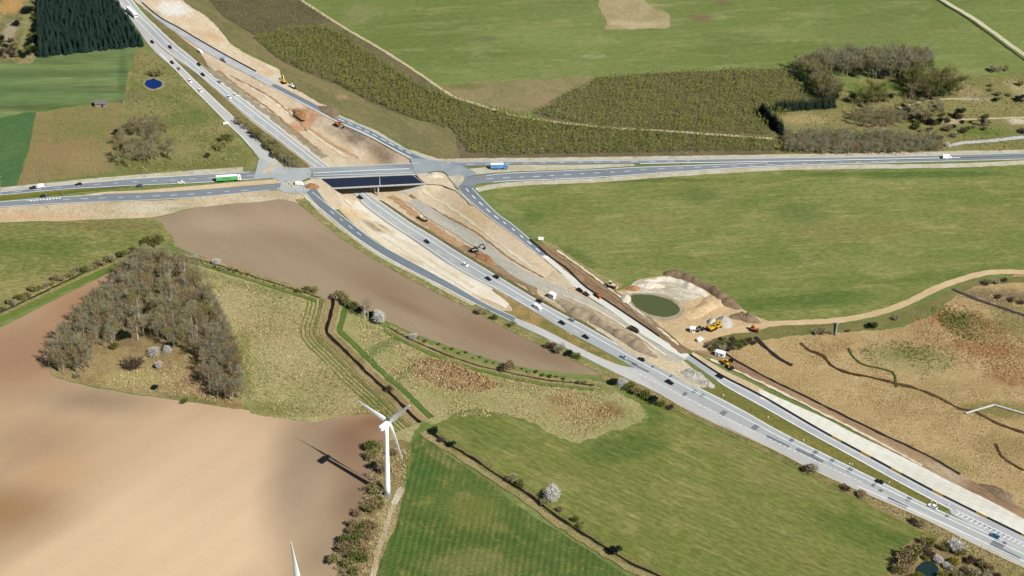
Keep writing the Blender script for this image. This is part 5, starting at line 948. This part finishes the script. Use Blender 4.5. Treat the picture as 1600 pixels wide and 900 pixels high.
def mjoin(name, items, label):
    """many trees too close to tell apart, joined: trunks and crowns keep their materials"""
    V, F, MI, mats, off = [], [], [], [], 0; cache = {}
    for (p, kind, h, wide, a, pick) in items:
        for me in VARS[kind][pick % len(VARS[kind])]:
            if me is None: continue
            if me.name not in cache:
                co = np.empty(len(me.vertices) * 3); me.vertices.foreach_get('co', co); cache[me.name] = (co.reshape(-1, 3), [tuple(q.vertices) for q in me.polygons])
            co, fs = cache[me.name]; s = h / BASEH[kind]; ca, sa = math.cos(a), math.sin(a); q = co * np.array([s * wide, s * wide, s])
            V.append(np.stack([q[:, 0] * ca - q[:, 1] * sa + p.x, q[:, 0] * sa + q[:, 1] * ca + p.y, q[:, 2] + .05], 1)); F += [tuple(i + off for i in f) for f in fs]; off += len(co)
            m = me.materials[0]
            if m not in mats: mats.append(m)
            MI += [mats.index(m)] * len(fs)
    me = bpy.data.meshes.new(name); me.from_pydata(np.concatenate(V).tolist(), [], F)
    for m in mats: me.materials.append(m)
    me.polygons.foreach_set('material_index', MI)
    return tag(link(name, me), label, None, None, 'stuff')
def wood(poly, n, kinds, h, label, group, name, seed, mind=2.2, wide=1.0, cat='tree', keep=None, rest=None):
    r = random.Random(seed); P = scatter(poly, n, seed, mind); P.sort(key=lambda p: p.y); keep = len(P) if keep is None else keep
    if len(P) > keep:
        idx = sorted(range(len(P)), key=lambda i: i / len(P) + r.random() * .5)   # mostly the near edge
        P = [P[i] for i in idx]
    for p in P[:keep]: plant(0, 0, r.choice(kinds), r.uniform(*h), label, cat, group, name, wide, r, world=p)
    if len(P) > keep: mjoin(rest[0], [(p, r.choice(kinds), r.uniform(*h), wide, r.uniform(0, 6.28), r.randrange(9)) for p in P[keep:]], rest[1])
# the grove in the ploughed field
g = 'bare trees of the grove'
wood([(214,410),(240,408),(215,450),(185,500),(160,530),(135,560),(145,585),(96,588),(72,572),(104,528),(152,468)], 150, ['slim','slim','grey','slim','brown'], (10, 15), 'leafless grey tree on the west side of the grove', g, 'bare_tree', 1, keep=65, rest=('grove_trees', 'close grey trees inside the west of the grove'))
wood([(225,410),(290,412),(322,452),(340,500),(345,545),(318,575),(290,555),(262,545),(235,532),(190,532),(165,545),(160,530),(185,500)], 190, ['slim','olive','slim','slim','brown','birch','grey'], (10, 16), 'leafless tree in the dense middle of the grove', g, 'bare_tree', 2, keep=50, rest=('grove_trees', 'close trees inside the middle of the grove'))
wood([(322,460),(350,505),(370,560),(383,628),(340,628),(312,592),(318,560),(340,530)], 95, ['slim','slim','brown','bluegrey'], (9, 14), 'thin leafless tree on the east edge of the grove', g, 'bare_tree', 3, keep=50, rest=('grove_trees', 'close thin trees inside the east of the grove'))
for (x, y, k, h, w_, lab) in ((208,574,'bdark',4.5,2.0,'dark purple shrub in the grove clearing'),(243,608,'bever',3.0,1.2,'round dark evergreen bush at the grove edge'),(240,555,'bwhite',4.5,1.2,'pale blossoming shrub in the middle of the grove'),(248,575,'bwhite',4.0,1.0,'pale blossoming shrub beside the grove clearing'),(262,552,'bwhite',3.6,1.0,'small pale shrub under the grove birches'),(192,530,'bever',5,1.2,'dark evergreen bush inside the grove'),(180,545,'bgreen',3.5,1.4,'green bush inside the west of the grove'),(288,630,'bgreen',2.5,1.4,'low green shrub on the grove edge'),(120,590,'bgrey',2.6,1.5,'low grey shrub at the grove corner'),(265,545,'bever',4.5,1.0,'dark holly bush beside pale blossom')): plant(x, y, k, h, lab, 'shrub', None, 'shrub', w_)
# spruce stand
sp = scatter([(60,89),(100,86),(150,80),(224,72),(205,45),(180,8),(150,-60),(60,-60)], 2300, 5, 3.0); sp.sort(key=lambda p: p.y); r = random.Random(5)
for p in sp[:300]: plant(0, 0, 'spruce', r.uniform(9.5, 13), 'dark spruce on the near edge of the dense stand', 'tree', 'spruces of the stand', 'spruce_tree', 1.05, r, world=p)
def join(name, pts, kind, hr, mat, label, seed, wide=1.0):
    r = random.Random(seed); V, F = [], []
    src = []
    for a in VARS[kind]:
        me = a[1]; co = np.empty(len(me.vertices) * 3); me.vertices.foreach_get('co', co); src.append((co.reshape(-1, 3), [tuple(p.vertices) for p in me.polygons]))
    off = 0
    for p in pts:
        co, fs = r.choice(src); s = r.uniform(*hr) / BASEH[kind]; a = r.uniform(0, 6.28); ca, sa = math.cos(a), math.sin(a)
        q = co * np.array([s * wide, s * wide, s]); x = q[:, 0] * ca - q[:, 1] * sa + p.x; y = q[:, 0] * sa + q[:, 1] * ca + p.y
        V.append(np.stack([x, y, q[:, 2]], 1)); F += [tuple(i + off for i in f) for f in fs]; off += len(co)
    me = bpy.data.meshes.new(name); me.from_pydata(np.concatenate(V).tolist(), [], F); me.materials.append(mat)
    return tag(link(name, me), label, None, None, 'stuff')
join('spruce_stand', sp[300:], 'spruce', (9.5, 13), M_SPR, 'dense mass of dark spruces', 6, 1.05)
# plantations: slender young trees
def young(seed, n=34):
    r = random.Random(seed); cr = MB(); cr.tube((0, 0, 0), (0, 0, 2.6), .05, .02, 3, False)
    for k in range(n): z = r.uniform(.4, 2.8); R = .95 * (1.1 - z / 3.2); a = r.uniform(0, 6.28); twig(cr, Vector((math.cos(a) * R * .4, math.sin(a) * R * .4, z)), Vector((math.cos(a), math.sin(a), r.uniform(.3, 1.4))), r.uniform(.4, .8), .14, r)
    return cr.mesh('young_tree', M_YOUNG)
VARS['young'] = [(None, young(i)) for i in range(6)]; BASEH['young'] = 3.0
M_YDULL = leafmat('young_dull', C(160,150,110), C(128,122,84))
PL1 = [(402,62),(440,50),(500,42),(530,52),(590,92),(650,132),(706,156),(760,172),(870,194),(1050,209),(1200,219),(1222,236),(1050,239),(900,241),(800,243),(735,240),(712,205),(640,183),(590,163),(540,138),(470,108),(430,88)]
PL2 = [(836,176),(884,150),(936,124),(1080,114),(1222,110),(1242,126),(1262,150),(1228,180),(1198,196),(1200,212),(1050,203),(950,197),(870,187)]
PL3 = [(262,-90),(375,-90),(430,-30),(470,2),(520,36),(440,46),(400,56),(345,22),(310,-30)]
pts = scatter(PL1, 3000, 7, 2.2); pts.sort(key=lambda p: p.y); r = random.Random(8)
for p in pts[:300]:
    o = link('young_tree', r.choice(VARS['young'])[1], None, (p.x, p.y, .05), r.uniform(0, 6.28), r.uniform(1.0, 1.8)); tag(o, 'slender young tree in the plantation beside the main road', 'tree', 'young plantation trees')
join('young_plantation', pts[300:], 'young', (3.0, 5.6), M_YOUNG, 'mass of young olive green trees beside the track', 9)
join('young_plantation', scatter(PL2, 2300, 10, 2.3), 'young', (2.8, 5.0), M_YOUNG, 'mass of young olive trees below the north meadow', 11)
join('young_plantation', scatter(PL3, 2700, 12, 1.8), 'young', (1.8, 2.8), M_YDULL, 'dull low rows of newly planted trees', 13)
# farm wood
g = 'bare trees of the farm wood'
wood([(1250,106),(1300,98),(1450,96),(1452,112),(1430,126),(1340,124),(1270,116)], 130, ['grey','bluegrey','olive','grey','slim'], (12, 17), 'leafless grey tree in the back row of the farm wood', g, 'bare_tree', 21, 2.6, keep=30, rest=('wood_trees', 'close grey trees in the back row of the farm wood'))
wood([(1238,108),(1262,108),(1290,128),(1312,150),(1300,166),(1282,158),(1258,130)], 50, ['brown','olive','grey','greentree'], (11, 15), 'leafless tree on the slope side of the farm wood', g, 'bare_tree', 22, 2.6, keep=15, rest=('wood_trees', 'close trees on the slope side of the farm wood'))
wood([(1345,150),(1378,150),(1385,165),(1340,165)], 12, ['olive','greentree'], (9, 12), 'olive tree beside the farm lawn', g, 'bare_tree', 23, 2.6)
wood([(1410,128),(1490,130),(1502,150),(1450,160),(1415,156)], 48, ['greentree','olive','brown','greentree'], (11, 15), 'dense budding tree at the east of the farm wood', g, 'bare_tree', 24, 2.6, keep=15, rest=('wood_trees', 'close budding trees at the east of the farm wood'))
wood([(1330,178),(1400,176),(1420,196),(1380,204),(1330,196)], 60, ['grey','olive','brown'], (6, 9), 'small leafless tree between farm and hedge wood', g, 'bare_tree', 25, 2.2, keep=15, rest=('wood_trees', 'close small trees between farm and hedge wood'))
wood([(1224,214),(1300,214),(1380,216),(1460,222),(1474,238),(1400,243),(1300,243),(1226,240)], 260, ['brown','grey','bluegrey','slim'], (6.5, 9), 'leafless tree in the roadside hedge wood', 'bare trees of the hedge wood', 'bare_tree', 26, 2.0, keep=34, rest=('hedge_wood', 'close leafless trees filling the roadside hedge wood'))
for k in range(34): plant(1212 + k * 2.7, 173 - k * .16 + RNG.uniform(-1, 1), 'thuja', RNG.uniform(9, 11), 'dark conifer in the straight row on the plantation corner', 'tree', 'conifer row', 'conifer_tree', 1.9)
for k in range(26): plant(1188 + k * 1.3 + RNG.uniform(-1.5, 1.5), 176 + k * 1.3, 'thuja', RNG.uniform(9, 12), 'dark conifer in the slanting row by the hedge wood', 'tree', 'conifer row', 'conifer_tree', 1.9)
for (x, y, h, lab) in ((1433,193,7,'dark pine beside the farm'),(1496,184,6,'round dark pine above the garden'),(1455,196,4.5,'low dark yew beside the farm'),(1532,197,5,'dark pine on the farm track'),(1437,158,7,'dark fir inside the farm wood'),(1462,156,8,'dark fir at the east of the farm wood'),(1388,160,6,'dark yew behind the lawn'),(1410,172,4,'small dark yew below the lawn'),(1330,160,7,'dark yew under the wood edge'),(1272,138,8,'dark fir on the shaded wood slope'),(1284,150,8,'dark fir at the foot of the wood slope'),(1262,128,8,'dark fir at the top of the wood slope'),(1302,164,7,'dark yew beside the conifer row'),(1345,122,8,'dark fir under the back row'),(1380,124,8,'second dark fir under the back row'),(1415,124,8,'dark fir where back row meets budding trees'),(1475,150,7,'dark holly at the wood corner'),(1448,150,8,'dark spruce among the budding trees'),(1352,168,5,'dark laurel below the lawn')): plant(x, y, 'pine', h, lab, 'tree', None, 'evergreen_tree', 1.0)
for (x, y, k, h, w_) in ((1480,205,'bbrown',4,1.5),(1490,214,'bgrey',3.5,1.6),(1470,218,'bbrown',4,1.5),(1505,208,'bdark',3.5,1.4),(1452,182,'bgrey',3.5,1.5),(1470,170,'bgrey',4,1.4),(1555,112,'bgrey',4,1.8),(1570,110,'bbrown',4,1.6),(1590,158,'bever',3.5,1.8),(1596,207,'bdark',3,2),(1480,228,'bwhite',2.5,1.3),(1448,224,'bwhite',2.5,1.3)): plant(x, y, k, h, 'leafless shrub around the farmstead', 'shrub', 'shrubs around the farmstead', 'shrub', w_)
wood([(1400,176),(1470,168),(1540,172),(1560,200),(1500,216),(1440,214)], 34, ['bgrey','bbrown','bdark','bgreen','bever','bolive'], (2, 4.5), 'garden shrub below the farm wood', 'garden shrubs below the farm wood', 'shrub', 71, 2.5, 1.3, 'shrub')
wood([(1500,140),(1600,118),(1640,160),(1600,172),(1540,160)], 14, ['bgrey','bolive','bever','bbrown'], (1.8, 3.5), 'scattered shrub on the sandy farm slope', 'shrubs on the farm slope', 'shrub', 72, 3, 1.4, 'shrub')
wood([(1420,160),(1470,160),(1480,185),(1420,190)], 20, ['grey','bluegrey','brown'], (5, 8), 'small leafless tree below the farm track', 'bare trees below the farm track', 'orchard_tree', 73, 2.2)
# west thicket by the pond
wood([(186,262),(182,230),(198,205),(225,195),(262,205),(274,230),(270,252),(230,262)], 70, ['grey','brown','grey','olive'], (8, 11), 'leafless tree in the round thicket above the main road', 'bare trees of the round thicket', 'bare_tree', 31, 2.2, 1.15, keep=25, rest=('thicket', 'close leafless trees inside the round thicket'))
for (x, y, k, h, w_, lab) in ((184,212,'bever',4,1.2,'dark evergreen bush on the thicket edge'),(186,234,'bever',4,1.2,'dark holly on the west of the thicket'),(232,221,'bever',4,1.1,'dark conifer bush inside the thicket'),(242,118,'bolive',4.5,2.2,'olive willow behind the blue pond'),(252,116,'bbrown',4,1.8,'brown willow beside the blue pond'),(325,246,'bdark',3,1.6,'dark thorn bush above the main road'),(355,222,'bgreen',5,1.8,'green bush below the pale slip road sign'),(345,232,'bolive',4,1.8,'olive bush near the pale slip road'),(25,40,'bever',4,1.4,'dark bush in the sandy clearing'),(45,20,'bever',5,1.6,'dark shrub beside the spruce stand')): plant(x, y, k, h, lab, 'shrub', None, 'shrub', w_)
wood([(36,90),(44,60),(56,20),(64,-20),(76,-20),(58,60),(54,88)], 34, ['bever','bgreen','bolive'], (2.5, 4.5), 'dark scrub bush west of the spruce stand', 'scrub west of the spruce stand', 'shrub', 32, 2.0, 1.2, 'shrub', keep=10, rest=('scrub', 'dark scrub beside the spruce stand'))
wood([(0,60),(22,68),(40,88),(0,92)], 22, ['bever','bdark','bolive'], (2.0, 3.5), 'dark low scrub above the crop strip', 'scrub above the crop strip', 'shrub', 33, 2.0, 1.2, 'shrub', keep=8, rest=('scrub', 'low dark scrub above the crop strip'))
# median bushes by the bridge
wood([(365,190),(395,205),(440,238),(478,262),(452,262),(425,240),(396,212)], 80, ['grey','brown','grey','bolive','olive'], (3.5, 6), 'leafless bush on the median north of the bridge', 'bushes on the median', 'shrub', 34, 1.8, 1.1, 'shrub', keep=30, rest=('median_thicket', 'close leafless bushes on the median north of the bridge'))
# hedge along the left ditch
for i in range(34):
    t = i / 33; x, y = 2 + t * 240, 486 - t * 100 + RNG.uniform(-5, 3) - 8 * math.sin(t * 3); plant(x, y, RNG.choice(['bgreen','bgrey','bolive','bgrey','bbrown']), RNG.uniform(1.8, 4.2), 'small bush in the pasture hedge', 'hedge_bush', 'bushes of the pasture hedge', 'hedge_bush', RNG.uniform(1, 1.5))
for (x, y, k, h, w_, lab) in ((240,378,'bolive',6,1.5,'large olive bush at the top of the pasture hedge'),(250,384,'greentree',7,1.2,'budding tree at the corner of pasture and grove'),(228,382,'bgreen',4.5,1.4,'green bush at the pasture hedge end'),(236,404,'bgrey',6,1.4,'grey willow between hedge and grove'),(252,408,'bolive',6,1.4,'olive willow at the top of the grove'),(338,413,'bwhite',3.2,1.2,'white blossoming bush in the harrowed field ditch'),(305,405,'bwhite',2.2,1.1,'small white blossom bush near the grove top'),(490,457,'bolive',3.6,1.3,'olive bush at the stream head'),(478,455,'bgreen',3,1.3,'green bush beside the stream head'),(530,468,'bolive',6,1.3,'olive willow above the stream'),(542,476,'bolive',5,1.3,'green grey willow beside the birch'),(553,484,'bgreen',4.5,1.3,'green willow left of the birch'),(563,488,'bever',3.5,1.2,'dark bush under the birch'),(580,494,'bever',3.5,1.2,'dark bush between birch and blossom'),(592,504,'bwhite',6.5,1.15,'large white blossoming bush beside the birch'),(645,531,'bwhite',3.6,1.2,'white blossom bush on the field ditch'),(795,577,'bbrown',5,1.3,'brown thorn bush on the field ditch'),(785,580,'bdark',3.5,1.4,'dark thorn bush beside the brown one'),(609,612,'bdark',3.5,1.3,'dark bush leaning over the stream'),(679,676,'bever',2.8,1.6,'dark bush at the ditch head')): plant(x, y, k, h, lab, 'shrub', None, 'shrub', w_)
plant(570, 498, 'birch', 14, 'slender white birch on the field ditch', 'tree', None, 'birch_tree', .9); plant(575, 497, 'birch', 11, 'second smaller birch on the field ditch', 'tree', None, 'birch_tree', .8)
for i in range(26):
    t = i / 25; x, y = 275 + t * 215, 401 + t * 62 + RNG.uniform(-3, 2); plant(x, y, RNG.choice(['bgrey','bgreen','bolive','bbrown']), RNG.uniform(1, 2.2), 'low bush along the west field ditch', 'ditch_bush', 'bushes of the west field ditch', 'ditch_bush', 1.3)
for i in range(30):
    t = i / 29; x, y = 620 + t * 315, 520 + t * 84 - 26 * (t - .5) ** 2 + 6 + RNG.uniform(-3, 3); plant(x, y, RNG.choice(['bgrey','bolive','bbrown','bgreen']), RNG.uniform(.9, 2.0), 'low bush along the east field ditch', 'ditch_bush', 'bushes of the east field ditch', 'ditch_bush', 1.3)
# hedgerow beside the turbine
wood([(572,700),(600,690),(600,740),(596,780),(585,820),(572,860),(560,910),(535,910),(520,880),(545,830),(562,780),(578,740)], 62, ['grey','brown','olive','bolive','bbrown','bgreen'], (3.5, 6), 'leafless hedgerow tree beside the turbine track', 'hedgerow beside the turbine', 'hedgerow_tree', 35, 2.2, 1.2)
for (x, y, k, h, w_, lab) in ((552,868,'byellow',4,1.0,'yellow green bush in the turbine hedgerow'),(614,712,'bbrown',4.5,1.2,'brown bush right of the turbine tower'),(560,840,'bgreen',4,1.2,'green bush in the turbine hedgerow'),(585,705,'bever',4,1.2,'dark bush left of the turbine tower'),(583,732,'bever',4,1.2,'dark bush in the rotor shadow')): plant(x, y, k, h, lab, 'shrub', None, 'shrub', w_)
# second ditch
for (x, y, k, h, w_, lab) in ((690,690,'bdark',2.8,1.4,'dark bush at the top of the field ditch'),(706,698,'bever',3.0,1.2,'round dark bush on the field ditch'),(800,752,'bgrey',4,1.3,'grey bush on the field ditch'),(812,760,'bgreen',3.2,1.3,'green bush below the grey one on the ditch'),(862,781,'bwhite',6,1.2,'large white blossoming bush on the field ditch'),(853,790,'bgrey',4,1.2,'grey bush beside the white blossom'),(875,800,'bbrown',3,1.2,'brown bush right of the white blossom'),(900,815,'bgreen',2.6,1.3,'small green bush on the field ditch'),(908,824,'bolive',2.8,1.3,'small olive bush on the field ditch'),(962,866,'bever',5,1.1,'round dark green bush low on the field ditch')): plant(x, y, k, h, lab, 'shrub', None, 'shrub', w_)
wood([(1398,880),(1420,850),(1470,850),(1510,872),(1580,905),(1600,930),(1470,925),(1475,880),(1440,870),(1425,890),(1400,900)], 34, ['bolive','bbrown','bgrey','bolive','bdark','byellow'], (2.5, 5), 'tangled shrub around the corner pond', 'shrubs around the corner pond', 'shrub', 61, 2.2, 1.3, 'shrub')
# slip road and motorway shrubs
for (x, y, k, h, w_, lab) in ((748,490,'bgrey',4,1.3,'grey bush below the slip road'),(762,494,'grey',6,1.0,'leafless tree below the slip road'),(772,499,'bgreen',3,1.4,'green bush below the slip road'),(800,510,'bgrey',3.5,1.3,'grey bush beside the harrowed field'),(862,545,'bdark',3.5,1.4,'dark bush at the first slip road clump'),(875,551,'bgrey',4.5,1.2,'tall grey bush in the slip road clump'),(890,556,'bever',3.2,1.4,'dark evergreen in the slip road clump'),(902,560,'bgreen',3.2,1.5,'green bush ending the slip road clump'),
    (960,600,'bever',3.4,1.4,'dark bush at the motorway embankment corner'),(972,603,'bwhite',3.6,1.2,'pale blossom bush on the motorway embankment'),(984,609,'bgreen',4.2,1.4,'green bush on the motorway embankment'),(996,616,'bolive',4.4,1.4,'olive bush on the motorway embankment'),(1008,622,'bgreen',4.2,1.4,'dense green bush on the motorway embankment'),(1020,629,'bever',3.6,1.4,'dark bush on the motorway embankment'),(1034,634,'bgreen',3.2,1.4,'green bush near the embankment end'),(1048,640,'bdark',3.2,1.4,'dark bush ending the embankment clump'),
    (1268,737,'bgrey',3.6,1.7,'grey bush below the merging lane'),(1258,735,'bdark',2.8,1.5,'dark bush below the merging lane'),(1322,766,'bdark',2.6,1.7,'low dark bush below the motorway'),(1345,776,'bbrown',3.2,1.8,'low brown bush below the motorway'),(1428,818,'bdark',2.8,1.5,'dark bush above the corner pond'),(1438,822,'bbrown',2.8,1.7,'brown bush above the corner pond'),
    (1494,860,'bwhite',5.5,1.2,'white blossoming bush beside the motorway'),(1430,868,'bolive',6,1.3,'large olive willow by the corner pond'),(1412,884,'bbrown',5.5,1.3,'brown willow west of the corner pond'),(1420,878,'bdark',4.5,1.4,'dark willow by the corner pond'),(1432,906,'byellow',4,1.4,'yellow green bush below the corner pond'),(1470,906,'byellow',4,1.3,'yellow bush right of the corner pond'),(1446,874,'byellow',2.5,1.5,'yellow low bush behind the corner pond'),(1466,878,'bwhite',2.6,1.6,'pale tangle of shrub right of the corner pond'),(1480,888,'bwhite',2.6,1.6,'pale tangle of shrub below the blossoming bush'),(1506,898,'bdark',4,1.6,'dark bush in the bottom corner'),(1530,880,'bdark',2.4,2,'low dark shrub on the motorway bank'),(1545,895,'bbrown',3,1.8,'brown shrub in the bottom corner'),(1515,902,'bgreen',3.5,1.6,'green bush in the bottom corner')): plant(x, y, k, h, lab, 'shrub', None, 'shrub', w_)
# dark hedge by the works and wetland shrubs
wood([(1096,541),(1130,530),(1165,531),(1185,535),(1170,543),(1130,550),(1102,549)], 30, ['bgrey','bgreen','bdark'], (1.8, 2.8), 'low dark shrub beside the parked white van', 'shrubs beside the works', 'shrub', 36, 1.6, 1.4, 'shrub', keep=12, rest=('scrub', 'low dark scrub beside the parked white van'))
for (x, y, k, h, w_) in ((1285,522,'bbrown',3,1.8),(1275,522,'bgrey',2.6,1.6),(1296,521,'bgrey',2.4,1.6),(1358,512,'bever',2.8,1.6),(1366,511,'bgreen',2.6,1.6),(1400,500,'bgrey',2.8,1.6),(1325,518,'bbrown',2,1.6),(1555,442,'bgrey',2.2,2.2),(1570,440,'bdark',2,2),(1540,445,'bdark',2.2,2),(1580,470,'bdark',2,2.4),(1560,465,'bdark',1.8,2.4),(1595,474,'bdark',2,2.2)): plant(x, y, k, h, 'low shrub between dirt track and wetland', 'shrub', 'shrubs along the dirt track', 'shrub', w_)

# ------------------------------------------------------------------ reeds and tussocks (uncountable)
def tufts(name, poly, n, mat, hr, label, seed, wd=.5, clump=None):
    r = random.Random(seed); V, F = [], []; pts = scatter(poly, n, seed)
    for p in pts:
        if clump and math.sin(p.x * clump) + math.sin(p.y * clump * .8 + 1) + math.sin((p.x + p.y) * clump * .5) + r.gauss(0, 1.3) < .1: continue
        h = r.uniform(*hr)
        for k in range(3):
            a = r.uniform(0, 6.28); d = Vector((math.cos(a), math.sin(a), 0)) * wd * r.uniform(.5, 1); o = Vector((r.gauss(0, .35), r.gauss(0, .35), 0)); t = p + o + Vector((r.gauss(0, .3), r.gauss(0, .3), h)); i = len(V)
            for q in (p + o - d, p + o + d, t): V.append((q.x, q.y, q.z + .1))
            F.append((i, i + 1, i + 2))
    me = bpy.data.meshes.new(name); me.from_pydata(V, [], F); me.materials.append(mat); return tag(link(name, me), label, None, None, 'stuff')
T_STRAW = leafmat('tuft_straw', C(232,212,164), C(186,164,116), ti=False); T_RUST = leafmat('tuft_rust', C(222,178,128), C(186,140,96), ti=False); T_OLIVE = leafmat('tuft_olive', C(160,160,96), C(124,128,70), ti=False); T_GREEN = leafmat('tuft_green', C(132,142,72), C(100,114,54), ti=False)
WET = [(1130,556),(1200,534),(1300,524),(1380,518),(1440,503),(1490,470),(1515,452),(1600,440),(1640,820),(1600,792),(1500,738),(1450,708),(1365,668),(1262,618),(1200,588)]
tufts('reeds', WET, 8000, T_STRAW, (.2, .55), 'tan reeds covering the wetland', 41, .4, .16)
tufts('reeds', [(1420,500),(1490,470),(1560,500),(1600,530),(1600,620),(1540,600),(1480,560),(1430,530)], 3000, T_RUST, (.25, .7), 'rust coloured reeds in the wetland', 42, .5, .12)
tufts('rushes', [(1340,545),(1400,530),(1480,545),(1500,575),(1440,595),(1370,585)], 1500, T_OLIVE, (.25, .6), 'olive rushes in the wetland hollow', 43, .45, .2)
tufts('rushes', [(1450,480),(1500,474),(1550,510),(1540,540),(1480,520)], 1300, T_GREEN, (.3, .7), 'green rushes among the rust reeds', 44, .55, .25)
tufts('tussocks', [(300,418),(400,445),(500,478),(508,520),(560,572),(605,615),(640,655),(560,645),(470,652),(388,632),(376,560),(352,498)], 6500, T_STRAW, (.25, .7), 'straw tussocks of the rough meadow', 45, .4, .2)
tufts('tussocks', [(300,418),(400,445),(500,478),(508,520),(560,572),(605,615),(640,655),(560,645),(470,652),(388,632),(376,560),(352,498)], 4000, T_OLIVE, (.25, .6), 'olive tussocks of the rough meadow', 46, .4, .17)
tufts('reeds', [(640,562),(700,562),(760,590),(790,602),(740,614),(690,606),(650,585)], 700, T_RUST, (.6, 1.3), 'rust reeds in the marshy meadow', 47, .6, .35)
tufts('reeds', [(640,562),(700,562),(760,590),(790,602),(740,614),(690,606),(650,585)], 1300, T_STRAW, (.5, 1.2), 'straw reeds in the marshy meadow', 55, .5)
tufts('tussocks', [(560,500),(700,556),(850,592),(940,602),(1000,640),(900,686),(820,652),(700,650),(640,630),(570,560)], 6500, T_STRAW, (.3, .8), 'straw tussocks of the marshy meadow', 48, .45, .2)
tufts('tussocks', [(150,602),(250,560),(330,600),(380,632),(250,618)], 900, T_STRAW, (.3, .8), 'straw tussocks in the grove clearing', 49, .4)
tufts('tussocks', [(60,180),(190,166),(184,262),(40,284)], 2600, T_OLIVE, (.12, .35), 'olive tussocks of the fallow field', 50, .4, .18)
tufts('tussocks', [(214,80),(250,90),(330,165),(396,250),(300,266),(186,272),(196,165)], 4000, T_OLIVE, (.3, .9), 'olive tussocks around the blue pond', 51, .5, .18)
tufts('tussocks', [(1190,182),(1330,130),(1480,125),(1600,120),(1600,235),(1240,240)], 3500, T_OLIVE, (.3, .9), 'olive tussocks around the farmstead', 52, .5, .16)
tufts('tussocks', [(950,592),(1050,632),(1200,704),(1365,788),(1520,868),(1600,900),(1600,885),(1450,816),(1275,740),(1100,656),(970,590)], 3500, T_STRAW, (.2, .6), 'straw tussocks on the motorway bank', 53, .35, .3)
tufts('tussocks', [(590,700),(640,702),(628,780),(600,860),(575,930),(520,930),(552,830)], 1800, T_STRAW, (.3, .8), 'straw tussocks under the turbine hedgerow', 54, .4)
